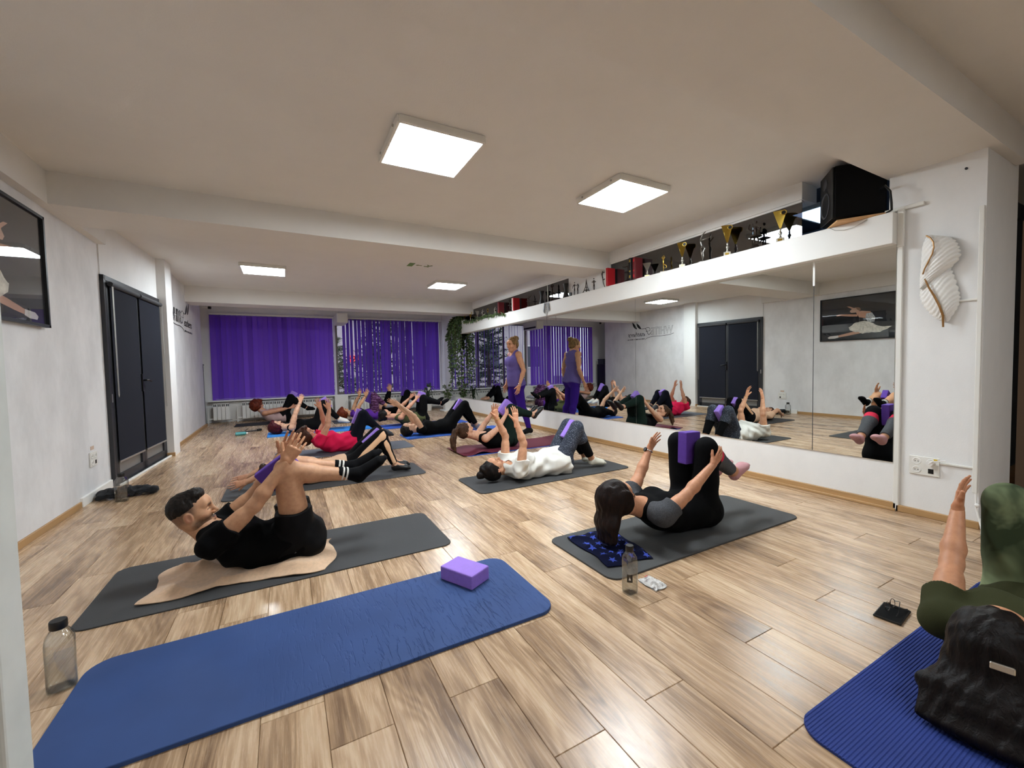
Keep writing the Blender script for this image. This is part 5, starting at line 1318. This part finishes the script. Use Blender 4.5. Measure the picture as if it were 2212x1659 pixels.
# ------------------------------------------------------------------ towels
def cloth(name, label, cat, corners, m, z0, seed, nu=60, nv=40, amp=0.012, fr=9, t=0.004, edge=0.0, parent=None):
    """thin draped cloth between four floor corners (x, y)"""
    c = [Vector(q) for q in corners]; rn = np.random.RandomState(seed); W = rn.normal(size=(6, 2))*fr; ph = rn.rand(6)*6.3
    def base(s, q):
        p = (c[0]*(1-s)+c[1]*s)*(1-q)+(c[3]*(1-s)+c[2]*s)*q
        ctr = (c[0]+c[1]+c[2]+c[3])/4; cs, cq = abs(2*s-1), abs(2*q-1)
        k = 1-0.5*edge*5*max(0, cs+cq-1.45)**1.5                       # corners drawn in
        p = ctr+(p-ctr)*k
        wx_ = edge*math.sin(q*7+seed*1.3)*abs(2*s-1)**2+edge*.2*math.sin(q*15+seed); wy_ = edge*math.sin(s*8+seed)*abs(2*q-1)**2+edge*.2*math.sin(s*17+seed*2)*abs(2*q-1)
        h = 0
        for i in range(6): h += max(0, 1-abs(math.sin(W[i][0]*p.x+W[i][1]*p.y+ph[i]+.6*math.sin(9*p.x+ph[i]))))**2.2
        e = min(1, 6*min(s, 1-s, q, 1-q)+.25)
        return (p.x+wx_, p.y+wy_, z0+t+amp*h*.7*e)
    g = G(); g.grid(base, nu, nv); g.grid(lambda s, q: (lambda v: (v[0], v[1], v[2]-t))(base(s, q)), nu, nv)
    n = nv+1; o = (nu+1)*(nv+1)
    for i in range(nu):
        for j in (0, nv): a = i*n+j; g.f.append((a, a+n, a+n+o, a+o))
    for j in range(nv):
        for i in (0, nu): a = i*n+j; g.f.append((a, a+1, a+1+o, a+o))
    ob = g.obj(name, m, parent, smooth=True, angle=60)
    tag(ob, label, cat); return ob, base
cloth('towel', 'beige towel spread under the man on the charcoal mat', 'towel', [(-0.71, 2.78), (0.20, 2.70), (0.26, 3.16), (-0.66, 3.17)],
      mat('beige_terry', '#dcb896', 0.95, var=0.08, vscale=60, bump=0.4, bscale=400, sheen=0.3), 0.008, 4, amp=0.030, fr=7, edge=0.025)
tw, bf = cloth('towel', 'navy towel with blue stars beside the dark haired woman on the grey mat', 'towel', [(1.615, 1.84), (1.93, 1.80), (2.02, 2.26), (1.66, 2.31)],
      mat('navy_terry', '#10142e', 0.95, bump=0.4, bscale=400, spec=.1), 0.0115, 9, nu=40, nv=50, amp=0.020, fr=11, edge=0.012)
STAR = mat('star_print', '#4254b4', 0.95, spec=.1); rn = random.Random(8); pts = []
for tries in range(400):
    s, q = rn.uniform(.06, .94), rn.uniform(.05, .95)
    if all(math.hypot((s-a)*.33, (q-b)*.46) > 0.062 for a, b in pts): pts.append((s, q))
for s, q in pts[:34]:
    a0 = rn.uniform(0, 6.3); R0 = rn.uniform(.022, .029); g = G(); ring = []
    for k in range(10):
        r = R0 if k % 2 == 0 else R0*.42; a = a0+k*math.pi/5
        v = bf(min(.995, max(.005, s+r*math.cos(a)/.33)), min(.995, max(.005, q+r*math.sin(a)/.46))); ring.append((v[0], v[1], v[2]+.0015))
    v = bf(s, q); g._add([(v[0], v[1], v[2]+.0018)]+ring, [(0, 1+k, 1+(k+1) % 10) for k in range(10)])
    g.obj('star', STAR, tw)

# ------------------------------------------------------------------ yoga blocks
def block(c, ang, label, m, dims=(0.23, 0.076, 0.15), yaw=0.0, roll=0.0):
    g = G().box((-dims[0]/2, -dims[1]/2, -dims[2]/2), (dims[0]/2, dims[1]/2, dims[2]/2), bev=0.007)
    o = g.obj('yoga_block', m, loc=c); o.rotation_euler = (Matrix.Rotation(yaw, 3, 'Z') @ Matrix.Rotation(-math.radians(ang), 3, 'Y') @ Matrix.Rotation(roll, 3, 'X')).to_euler()
    return tag(o, label, 'yoga block', 'foam yoga blocks')
PB, LB = M['purple_block'], M['lilac_block']
block((0.84, 2.15, 0.0535), 0, 'lilac foam block lying on the empty blue mat', LB, (0.23, 0.15, 0.076), yaw=math.radians(-63))

# ------------------------------------------------------------------ bottles and small things
def bottle(x, y, z, h, r, label, water, lab=True, rz=0.0):
    b = empty('water_bottle', (x, y, z), label, 'bottle', rz=rz); s = h/0.24
    prof = [(0.0, 0.004), (r*.80, 0.0), (r*.97, .006), (r, .016), (r, .165*s), (r*.93, .185*s), (r*.62, .205*s), (r*.50, .212*s), (r*.50, .226*s)]
    inn = [(max(0.0, q-.0016), zz+.003) for q, zz in prof[::-1]]; inn[-1] = (0.0, .007)
    G().lathe(prof[1:]+inn, n=36, sq=.35).obj('bottle_body', M['bottle'], b, smooth=True, angle=50)
    zw = .165*s*water
    G().lathe([(0.0, .008), (r*.86, .008), (r*.955, .018), (r*.955, zw), (0.0, zw)], n=36, sq=.35).obj('water', M['water'], b, smooth=True, angle=50)
    c = G().lathe([(r*.55, .214*s), (r*.60, .217*s), (r*.60, .240*s), (r*.56, .244*s), (0, .244*s)], n=28)
    c.obj('cap', M['black'], b, smooth=True, angle=40)
    if lab:
        lb = G()
        for i in range(6):
            a0, a1 = math.radians(205+i*7), math.radians(212+i*7)
            lb.quad(*[( (r+.0012)*math.cos(a)*1.09, (r+.0012)*math.sin(a)*1.09, zz) for a, zz in ((a0, .07*s), (a1, .07*s), (a1, .11*s), (a0, .11*s))])
        lb.obj('label', M['black'], b)
        G().prism([(-.006, 0), (0, .016), (.006, 0)], ((r+.0026)*1.09*math.cos(math.radians(226)), (r+.0026)*1.09*math.sin(math.radians(226)), .082*s), (math.sin(math.radians(46)), -math.cos(math.radians(46)), 0), (0, 0, 1), (.0004*math.cos(math.radians(226)), .0004*math.sin(math.radians(226)), 0)).obj('label_mark', M['white'], b)
    return b
bottle(-0.80, 2.21, 0, 0.262, 0.043, 'large clear water bottle at the lower left, beside the empty blue mat', .70, lab=False, rz=.3)
bottle(1.545, 1.60, 0, 0.250, 0.034, 'clear water bottle with black cap beside the grey mat and star towel', .82)
bottle(-1.40, 5.21, 0, 0.262, 0.048, 'clear water bottle standing near the double door by the left wall', .5)
_hp = [cap((-1.58, 5.42, .02), (-1.40, 5.38, .03), (.03, .05), (.028, .04), (0, 0, 1), .03), cap((-1.42, 5.44, .03), (-1.28, 5.40, .02), .03, .022, None, .03), cap((-1.30, 5.42, .022), (-1.19, 5.34, .022), .018, .022, None, .02),
       cap((-1.52, 5.36, .03), (-1.36, 5.33, .02), .028, .02, None, .03), cap((-1.60, 5.36, .012), (-1.20, 5.40, .012), (.06, .012), (.04, .012), (0, 1, 0), .02)]
_v, _q = skinned(_hp, .006, folds(.012, 60, 21)); _me = mesh_from('cloth_bundle', _v-np.array([0, 0, _v[:, 2].min()-.001]), _q); _me.materials.append(mat('dark_cloth', '#17181b', 0.9, bump=.4, bscale=90))
tag(link(bpy.data.objects.new('cloth_bundle', _me)), 'dark crumpled cloth bundle behind the bottle by the left wall', 'cloth')
ph = empty('tablet', (2.455, 0.84, 0), 'black tablet in a case on the floor near the right corner', 'tablet', rz=.12)
G().box((-.085, -.050, .001), (.085, .050, .011), bev=.004).obj('case', M['black'], ph)
G().box((-.080, -.045, .0112), (.080, .045, .0122)).obj('screen_cover', M['blackmatte'], ph)
gl = empty('folded_glasses', (2.475, 0.845, 0.0125), 'folded thin framed glasses resting on the black tablet', 'glasses')
g = G(); 
for q in (-1, 1): g.tube([(q*.027+.023*math.cos(t), .012*math.sin(.5)*0+.010+.004*math.sin(t), .022+.018*math.sin(t)) for t in [2*math.pi*i/18 for i in range(19)]], .0015, 5, False)
g.tube([(-.006, .010, .03), (0, .012, .033), (.006, .010, .03)], .0015, 5); g.obj('rim', M['bronze'], gl)
for q in (-1, 1): G().tube([(q*.05, .010, .026), (q*.048, -.01, .03), (-q*.03, -.032, .012), (-q*.06, -.034, .004)], .0018, 5).obj('temple', M['black'], gl)
def wrapper():
    rn = random.Random(6); n = 14
    H = [[.006+.026*math.sin(math.pi*i/n)*math.sin(math.pi*j/n)+rn.uniform(-.005, .006)*(0 < i < n)*(0 < j < n) for j in range(n+1)] for i in range(n+1)]
    g = G(); g.grid(lambda s, t: (1.71-.045+.090*s+.004*math.sin(9*t), 1.60-.065+.13*t+.004*math.sin(8*s), .001+H[round(s*n)][round(t*n)]), n, n)
    g.grid(lambda s, t: (1.71-.043+.086*s, 1.60-.063+.126*t, .001), 2, 2)
    o = g.obj('snack_wrapper', weave_mat('foil_print', '#d9d6d2', '#8d8684', 30, thr=(.55, .68), rough=.25), None)
    tag(o, 'crumpled silver snack wrapper on the floor beside the bottle', 'wrapper')
    rr = G().quad((1.69, 1.63, .033), (1.715, 1.635, .034), (1.712, 1.645, .030), (1.688, 1.64, .029)).obj('print', mat('red_print', '#b2262c', .4), o)
wrapper()
def selfie_stick():
    r = empty('folding_tripod', (-0.66, 9.72, 0), 'black folding tripod stick lying on the floor behind the grey mats', 'tripod', rz=.45)
    G().tube([(-.20, 0, .02), (.20, 0, .02)], .012, 8).obj('rod', M['black'], r); G().box((.14, -.03, .005), (.22, .03, .045), bev=.006).obj('clamp', M['black'], r)
    G().tube([(-.20, 0, .02), (-.24, .02, .012)], .016, 8).tube([(-.08, 0, .03), (-.05, .02, .06), (-.01, .02, .065)], .006, 6).obj('joint', M['black'], r)
    t = empty('drink_bottle', (-0.76, 9.32, 0.034), 'teal sports bottle lying in front of the folding tripod', 'bottle')
    tm = mat('teal_plastic', '#4f9ea0', .3)
    G().tube([(-.10, 0, 0), (-.09, 0, 0), (.05, .02, 0), (.07, .022, 0)], [.026, .033, .033, .02], 14).obj('bottle_body', tm, t); G().tube([(.07, .022, 0), (.10, .027, 0)], .018, 12).obj('cap', M['white'], t)
selfie_stick()
b = empty('small_bottle', (0.42, 9.45, 0), 'small teal capped bottle on the floor behind the bright blue mat', 'bottle')
G().lathe([(.026, 0), (.028, .01), (.028, .10), (.014, .125), (.014, .14)], n=16).obj('bottle_body', M['plastic_white'], b, smooth=True, angle=40); G().lathe([(.018, .138), (.018, .17), (0, .17)], n=14).obj('cap', mat('teal_cap', '#58a8a4', .4), b)
# ------------------------------------------------------------------ the people
def pose(yc, head, face, sh, el, wr, tip, hip, kn, an, toe, mid=None, far=None, near=None, yaw=0.0, crown=None):
    """limbs as (x, z[, sideways]); N is the side nearer the camera (the person's right), F the far side"""
    J = {}; dflt = dict(sh=.165, el=.18, wr=.15, tip=.14, kn=.105, an=.085, t=.09); far = far or {}
    for nm, v in (('sh', sh), ('el', el), ('wr', wr), ('tip', tip), ('kn', kn), ('an', an), ('t', toe)):
        d = v[2] if len(v) > 2 else dflt[nm]; key = {'kn': 'k', 'an': 'a'}.get(nm, nm); J[key+'N'] = (v[0], yc-d, v[1])
        w = far.get(nm, v); d = w[2] if len(w) > 2 else d; J[key+'F'] = (w[0], yc+d, w[1])
    J['hip'] = (hip[0], yc, hip[1]); J['head'] = (head[0], yc+(head[2] if len(head) > 2 else 0), head[1])
    if mid: J['mid'] = (mid[0], yc, mid[1])
    a = math.radians(face); y = math.radians(yaw)
    J['face'] = (math.cos(a)*math.cos(y), math.cos(a)*math.sin(y)+(math.sin(y)*.3 if face > 60 else 0), math.sin(a)); J['crown'] = crown or (-math.sin(a), 0, math.cos(a))
    return J
cl = lambda n, c, **k: mat(n, c, rough=k.pop('rough', .92), spec=.12, bump=.25, bscale=k.pop('bs', 350), **k)
BLK = cl('black_jersey', '#070708'); BLK2 = cl('black_knit', '#0a0a0c'); WSOCK = cl('white_sock', '#d9d5cd')
bun = lambda a, b, d, r: (lambda L, E, sc: ell(L(a, b, d), np.eye(3), A3(r, r*.9, r*.9), .012))
tail = lambda pts, r: [(lambda p0, p1, r0, r1: (lambda L, E, sc: cap(p0, p1, r0, r1, None, .015)))(A3(*pts[i]), A3(*pts[i+1]), r[i], r[i+1]) for i in range(len(pts)-1)]
ball = lambda a, b, d, r: (lambda L, E, sc: ell(L(a, b, d), np.eye(3), A3(r, r, r), .01))

P_MAN = make_person('man in black t-shirt and shorts crunching with knees up on the charcoal mat',
    pose(3.0, (-.512, .398), 14, (-.400, .235, .18), (-.185, .425, .18), (-.02, .65, .16), (.09, .815, .15), (.035, .150), (-.02, .605, .115), (.385, .505, .095), (.585, .60, .095),
         mid=(-.19, .118), far=dict(sh=(-.395, .24), el=(-.205, .405), wr=(-.035, .635, .13), tip=(.06, .825, .10), kn=(-.03, .605), an=(.385, .515), t=(.59, .61))),
    dict(fem=False, near=True, rest=.016, skin='#cb9a76', beard=True, buzz=True, lip='#9a6250', brow='#4a382e', hand=1.05, scale=1.0, hair=dict(style='short', mat=hair_mat('dark_short_hair', '#0d0a08', '#2b231e'), amp=.0014, fr=260),
         wear=[dict(t='tee', m=BLK, e=.008, sleeve=.45, flare=.003, amp=.004, fr=50, hem=.0), dict(t='shorts', m=cl('black_shorts', '#0a0a0c', rough=.6), e=.012, len=.42, amp=.004, fr=34),
               dict(t='foot', n='sock', m=BLK2, e=.004, up=.115, stripes=(.078, .054), sm=WSOCK), dict(t='band', n='watch', on='F', m=M['black'], dial=True)]))
make_person('woman lying flat in beige top and black leggings with beige side stripes',
    pose(4.92, (-.155, .145), 86, (.075, .130, .16), (-.16, .22, .17), (-.375, .125, .13), (-.545, .085, .11), (.575, .140), (.93, .455), (1.07, .095), (1.245, .035), mid=(.33, .112), far=dict(kn=(.91, .46), an=(1.10, .10), t=(1.28, .04))),
    dict(scale=.94, skin='#cf9f80', hair=dict(style='bob', mat=hair_mat('brown_hair', '#1d120c', '#4a3020')),
         wear=[dict(t='tee', n='top', m=cl('beige_jersey', '#d8b294'), e=.012, sleeve=.30, amp=.003, hem=.03), dict(t='leggings', m=BLK2, e=.006), dict(t='stripe', m=cl('beige_stripe', '#dbb08c'), e=.0095),
               dict(t='foot', n='ballet_shoe', m=M['black'], e=.005, up=-.005, open=True, strap=True)]))
P_PINK = make_person('woman in pink t-shirt, glasses and navy leggings on the slate mat',
    pose(6.6, (.225, .275), 48, (.395, .195), (.50, .405), (.53, .64, .13), (.52, .815, .12), (.86, .140), (1.0, .53), (1.255, .26), (1.43, .18), mid=(.62, .12), far=dict(el=(.485, .42), wr=(.435, .645), tip=(.395, .815))),
    dict(skin='#cf9a7e', hair=dict(style='bob', mat=hair_mat('chestnut_hair', '#1c0f0a', '#55301f')),
         wear=[dict(t='tee', m=cl('pink_jersey', '#dc2252'), e=.012, sleeve=.45, amp=.007, fr=42, hem=-.01), dict(t='leggings', m=cl('navy_leggings', '#10121e'), e=.006),
               dict(t='foot', n='shoe', m=cl('silver_black_shoe', '#3a3b40', rough=.5), e=.007, up=-.005), dict(t='glasses', m=M['bronze'])]))
make_person('woman with dark red bob in black tank top on the bright blue mat',
    pose(9.0, (-.185, .150), 72, (.07, .130), (.15, .395, .13), (.24, .60, .06), (.285, .785, .035), (.52, .140), (.635, .55), (.91, .22), (1.10, .15), mid=(.30, .114)),
    dict(skin='#d7a98d', curl=3.0, hair=dict(style='bob', mat=hair_mat('dark_red_hair', '#14070a', '#5c1420')),
         wear=[dict(t='tank', n='tank_top', m=BLK, e=.007, hem=-.01), dict(t='leggings', m=BLK2, e=.007), dict(t='foot', n='sock', m=WSOCK, e=.005, up=.02), dict(t='band', n='bracelet', on='N', m=M['silver'], at=.05)]))
make_person('woman with fluffy auburn hair in mauve tank top by the left blind',
    pose(11.1, (-.585, .435), 8, (-.44, .255), (-.17, .30), (.09, .35, .15), (.265, .385, .14), (-.06, .145), (.10, .585), (.43, .31), (.60, .27), mid=(-.25, .115)),
    dict(skin='#c69073', hair=dict(style='fluffy', mat=hair_mat('auburn_hair', '#2a0d06', '#7a2f17'), amp=.006, fr=90),
         wear=[dict(t='tank', n='tank_top', m=cl('mauve_jersey', '#b59a98'), e=.009, hem=-.02, amp=.003), dict(t='leggings', m=BLK2, e=.010), dict(t='foot', n='sock', m=BLK, e=.005, up=.03)]))
make_person('woman in purple top and patterned purple leggings with knees raised',
    pose(10.3, (1.15, .205), 58, (1.37, .175), (1.485, .385), (1.63, .575, .12), (1.695, .755, .11), (1.84, .140), (1.83, .575), (2.11, .32), (2.28, .285), mid=(1.6, .118), far=dict(el=(1.44, .40), wr=(1.53, .585), tip=(1.555, .765))),
    dict(skin='#cf9d76', hair=dict(style='bob', mat=hair_mat('copper_hair', '#341006', '#8a3b1c')),
         wear=[dict(t='tee', n='top', m=cl('purple_jersey', '#5d2f96'), e=.010, sleeve=.18, amp=.004, hem=-.02), dict(t='leggings', m=weave_mat('patterned_leggings', '#3a1335', '#7d5580', 9, stretch=(1, 1, 4), thr=(.48, .60), dist=1.5), e=.009, len=.80),
               dict(t='foot', n='shoe', m=cl('grey_shoe', '#8b8a92', rough=.6), e=.006, up=-.005), dict(t='band', n='bracelet', on='NF', m=M['bronze'], at=.02)]))
make_person('woman in olive top and black leggings on the royal blue mat',
    pose(8.75, (1.765, .255), 42, (2.05, .195), (2.20, .39), (2.385, .545, .12), (2.50, .665, .10), (2.52, .145), (2.55, .565), (2.945, .435), (3.125, .505), mid=(2.28, .118), far=dict(el=(2.17, .41), wr=(2.33, .57), tip=(2.45, .69), an=(2.90, .45), t=(3.06, .54))),
    dict(skin='#d39d80', hair=dict(style='tight', mat=hair_mat('black_hair', '#070505', '#1c1512'), extra=[bun(-.125, .0, 0, .05)]),
         wear=[dict(t='tank', n='top', m=cl('olive_jersey', '#4d5134', var=.2, vscale=12), e=.010, hem=-.02, amp=.003), dict(t='leggings', m=BLK2, e=.012), dict(t='foot', n='sock', m=BLK, e=.005, up=.03), dict(t='band', n='watch', on='F', m=M['black'])]))
make_person('woman in long black sleeves reaching straight up near the right window, mostly hidden',
    pose(11.2, (2.03, .215), 62, (2.26, .185), (2.34, .42, .13), (2.40, .625, .08), (2.415, .86, .07), (2.75, .140), (2.84, .565), (3.15, .28), (3.33, .24), mid=(2.5, .118)),
    dict(skin='#cf9d80', hair=dict(style='tight', mat=hair_mat('dark_hair', '#100b09', '#33251e')),
         wear=[dict(t='long', n='long_sleeved_top', m=BLK, e=.007, hem=-.02), dict(t='leggings', m=BLK2, e=.008)]))
make_person('woman all in black lying flat, arms reaching back overhead',
    pose(7.27, (1.845, .135), 86, (2.065, .130), (1.925, .375), (1.69, .575, .14), (1.53, .69, .13), (2.57, .140), (2.89, .515), (3.125, .105), (3.32, .045), mid=(2.32, .114), far=dict(kn=(2.86, .52))),
    dict(skin='#d6ab8c', hair=dict(style='tight', mat=hair_mat('jet_hair', '#060505', '#151110'), extra=[bun(-.10, .03, 0, .045)]),
         wear=[dict(t='tee', n='top', m=BLK, e=.008, sleeve=.16, hem=-.02), dict(t='leggings', m=BLK2, e=.010, len=.88), dict(t='foot', n='sock', m=cl('grey_sock', '#8a8790'), e=.005, up=.03)]))
make_person('woman with long brown ponytail in black tank top on the burgundy mat',
    pose(5.5, (2.205, .305), 30, (2.455, .185), (2.63, .305), (2.80, .505, .14), (2.945, .655, .11), (2.86, .150), (2.905, .575), (3.29, .455), (3.465, .565), mid=(2.66, .122), far=dict(sh=(2.47, .195), el=(2.60, .345), wr=(2.715, .51), tip=(2.825, .65))),
    dict(near=True, rest=.013, skin='#d7a588', hand=.95, hair=dict(style='tight', mat=hair_mat('brown_ponytail_hair', '#20140e', '#5a3d2a'), extra=tail([(2.11, 5.50, .34), (2.055, 5.49, .30), (2.015, 5.47, .20), (2.01, 5.45, .10), (2.035, 5.43, .04)], [.024, .036, .042, .034, .012]), amp=.003),
         wear=[dict(t='tank', n='tank_top', m=BLK, e=.007, hem=-.02), dict(t='leggings', m=cl('dark_green_leggings', '#16241f'), e=.010, len=.88), dict(t='foot', n='sandal', m=M['black'], e=.006, up=-.01, open=True, strap=True)]))
make_person('woman in white t-shirt and speckled grey leggings with both arms up',
    pose(3.86, (1.85, .145), 74, (2.08, .128, .17), (2.12, .405, .17), (2.06, .63, .13), (2.06, .81, .10), (2.65, .140), (2.85, .505, .11), (3.075, .105), (3.265, .04), mid=(2.37, .112), far=dict(sh=(2.08, .140, .17), el=(2.10, .43, .19), wr=(1.985, .65, .17), tip=(1.94, .83, .15), kn=(2.885, .505), an=(3.11, .105), t=(3.29, .04))),
    dict(near=True, skin='#cf9b7a', hand=.96, hair=dict(style='tight', mat=hair_mat('dark_bun_hair', '#080606', '#1f1714'), extra=[bun(-.085, .125, 0, .042), bun(-.02, .10, 0, .05)]),
         wear=[dict(t='tee', m=cl('white_jersey', '#dcdad3'), e=.014, sleeve=.38, amp=.009, fr=42, hem=-.03, flare=.012), dict(t='leggings', m=weave_mat('speckled_leggings', '#2f3440', '#8c93a3', 120, thr=(.58, .70)), e=.007, len=.60),
               dict(t='calf', n='legging_cuff', m=BLK2, a=.42, b=.86, e=.0095), dict(t='foot', n='sock', m=cl('cream_sock', '#d3cfbf'), e=.005, up=.01), dict(t='band', n='bracelet', on='F', m=M['gold'], at=.02, r=.0025)]))
P12 = pose(2.05, (1.875, .325), 20, (2.115, .215, .165), (2.29, .325, .20), (2.545, .495, .21), (2.685, .605, .21), (2.625, .150), (2.60, .60, .12), (2.95, .365, .09), (3.13, .40, .08), mid=(2.40, .122), yaw=-12,
           far=dict(sh=(2.135, .225), el=(2.31, .375, .225), wr=(2.43, .535, .25), tip=(2.55, .665, .255), kn=(2.60, .605), an=(2.99, .35), t=(3.17, .39)))
make_person('woman with dark brown bob, grey sleeves and black leggings crunching', P12,
    dict(near=True, skin='#c9916f', hand=.97, hair=dict(style='long', mat=hair_mat('dark_brown_hair', '#0a0504', '#24130c'), extra=(A3(1.775, 2.04, .075), .11, .028), amp=.0025, fr=110),
         wear=[dict(t='tee', n='top', m=cl('black_sport_top', '#09090a'), e=.008, sleeve=.25, hem=-.02), dict(t='sleeves', m=cl('heather_grey', '#4a4b4e', var=.25, vscale=120), e=.013, sleeve=.46, amp=.003, fr=50),
               dict(t='leggings', m=BLK2, e=.008, len=.30), dict(t='calf', n='legging_band', m=cl('coral_band', '#d8344f'), a=.16, b=.30, e=.0105), dict(t='calf', n='legging_cuff', m=cl('grey_legging', '#55565a', var=.15, vscale=80), a=.28, b=.88, e=.010),
               dict(t='foot', n='sock', m=cl('pink_sock', '#c9979a'), e=.004, up=.0), dict(t='band', n='watch', on='F', m=M['chrome'], dial=True), dict(t='glasses', m=M['bronze'])]))
P13 = pose(.42, (2.03, .255), 34, (2.17, .195, .17), (2.43, .335, .22), (2.60, .515, .25), (2.67, .675, .25), (2.68, .150), (2.68, .585, .12), (3.03, .40, .10), (3.20, .44, .1), mid=(2.45, .122))
P_CORNER = make_person('dark haired woman in olive t-shirt and tie dyed leggings, bottom right corner', P13,
    dict(near=True, skin='#c58d6a', hair=dict(style='long', mat=hair_mat('long_dark_hair', '#060403', '#160c09'), extra=(A3(1.80, .40, .045), .15, .026), amp=.003, fr=110),
         wear=[dict(t='tee', m=cl('olive_t_shirt', '#383a24'), e=.012, sleeve=.42, amp=.005, fr=38, hem=-.02, flare=.008), dict(t='leggings', m=weave_mat('tie_dye_leggings', '#2f3a24', '#7f8a66', 5.5, thr=(.42, .68), dist=.6, detail=3), e=.010), dict(t='foot', n='sock', m=BLK, e=.005, up=.02)]))
# small prints on the clothes
def print_mark(person, part, target, poly, m, size):
    ob = [c for c in person.children if c.name.split('.')[0] == part][0]; dz = person.location.z
    v = min(ob.data.vertices, key=lambda q: (q.co.x-target[0])**2+(q.co.y-target[1])**2+(q.co.z+dz-target[2])**2)
    n = v.normal.normalized(); up = (Vector((0, 0, 1))-n*n.z).normalized(); ri = up.cross(n)
    g = G().prism([(a*size, b*size) for a, b in poly], v.co+n*.0015, ri, up, n*.0008); g.obj('print', m, ob)
GP = mat('grey_print', '#4a4a4d', .8); WP = mat('white_print', '#d8d8d8', .8)
print_mark(P_MAN, 'shorts', (.02, 2.86, .115), [(-.5, -.4), (.1, .6), (.5, -.2), (.1, -.05)], GP, .035)
print_mark(P_MAN, 'shorts', (.02, 2.86, .075), [(-.3, -.4), (-.3, .4), (.3, .4), (.3, -.4), (.1, -.4), (.1, .15), (-.1, .15), (-.1, -.4)], GP, .024)
print_mark(P_PINK, 'leggings', (.86, 6.45, .10), [(-.6, .25), (-.35, -.12), (.0, -.18), (.6, .28), (.0, .02), (-.35, .05)], WP, .05)
print_mark(P_CORNER, 'leggings', (2.52, .52, .27), [(-.6, .2), (-.4, -.1), (-.1, .0), (.1, -.2), (.6, .1), (.15, -.05), (-.1, .15), (-.4, .05)], WP, .04)
# hair clip of the woman in the corner
_hr = [c for c in P_CORNER.children if c.name.split('.')[0] == 'hair'][0]
_v = min(_hr.data.vertices, key=lambda q: (q.co.x-1.90)**2+(q.co.y-.385)**2+(q.co.z-.247)**2); _n = _v.normal.normalized()
_c = G().box((-.026, -.011, -.004), (.026, .011, .008), bev=.003).obj('hair_clip', M['silver'], _hr, loc=_v.co+_n*.004); _c.rotation_euler = _n.to_track_quat('Z', 'Y').to_euler()
_c['label'] = 'pale metal hair clip'
ST = dict(shN=(3.57, 6.62, 1.40), shF=(3.55, 6.28, 1.40), elN=(3.60, 6.70, 1.12), elF=(3.60, 6.21, 1.12), wrN=(3.54, 6.74, .87), wrF=(3.50, 6.19, .87), tipN=(3.49, 6.74, .70), tipF=(3.44, 6.185, .70),
          hip=(3.57, 6.45, .92), mid=(3.54, 6.45, 1.13), kN=(3.57, 6.58, .50), kF=(3.62, 6.34, .50), aN=(3.64, 6.66, .09), aF=(3.735, 6.29, .09), tN=(3.46, 6.70, .035), tF=(3.56, 6.24, .035),
          head=(3.515, 6.44, 1.585), face=(-.94, -.28, -.12), crown=(0, 0, 1))
make_person('instructor standing in front of the mirror in lilac tank top and purple leggings, blonde bun', ST,
    dict(stand=True, near=True, skin='#c8926f', hair=dict(style='tight', mat=hair_mat('blonde_bun_hair', '#3a2617', '#a07b4c'), extra=[bun(-.095, .085, 0, .055)]),
         wear=[dict(t='tank', n='tank_top', m=cl('lilac_jersey', '#635690'), e=.008, hem=-.05, amp=.002), dict(t='leggings', m=cl('purple_leggings', '#351a78'), e=.006, len=.97), dict(t='foot', n='sneaker', m=cl('black_sneaker', '#121215', rough=.6), e=.009, up=.01), dict(t='band', n='bracelet', on='F', m=M['chrome'], at=.02, r=.003)]))
# blocks held between the knees
def knees_block(yc, kx, kz, ang, out, label, m, up=0.0):
    a = math.radians(ang); block((kx+math.cos(a)*out-math.sin(a)*up, yc, kz-.018+math.sin(a)*out+math.cos(a)*up), ang, label, m)
knees_block(3.0, -.055, .588, 36, 0.0, 'purple block gripped between the knees of the man in black', PB)
knees_block(4.92, .865, .415, 40, 0.0, 'lilac block between the knees of the woman with striped leggings', LB)
knees_block(6.6, .955, .50, 68, 0, 'purple block between the knees of the woman in the pink t-shirt', LB)
knees_block(9.0, .675, .56, 120, 0, 'lilac block between the knees of the woman with the dark red bob', LB)
knees_block(11.1, .13, .62, 60, 0, 'lilac block between the knees of the woman with fluffy auburn hair', LB)
knees_block(10.3, 1.75, .53, 62, 0, 'purple block between the knees of the woman in purple', PB)
knees_block(8.75, 2.52, .60, 70, 0, 'lilac block between the knees of the woman in the olive top', LB)
knees_block(11.2, 2.79, .59, 75, 0, 'purple block between the knees of the woman in long black sleeves', PB)
knees_block(7.27, 2.82, .50, 55, 0, 'lilac block between the knees of the woman all in black', LB)
knees_block(5.5, 2.86, .60, 50, 0, 'lilac block between the knees of the ponytailed woman', LB)
knees_block(3.86, 2.845, .460, 52, 0, 'lilac block between the knees of the woman in the white t-shirt', LB)
knees_block(2.05, 2.57, .60, 88, 0.0, 'purple block upright between the knees of the grey sleeved woman', PB)
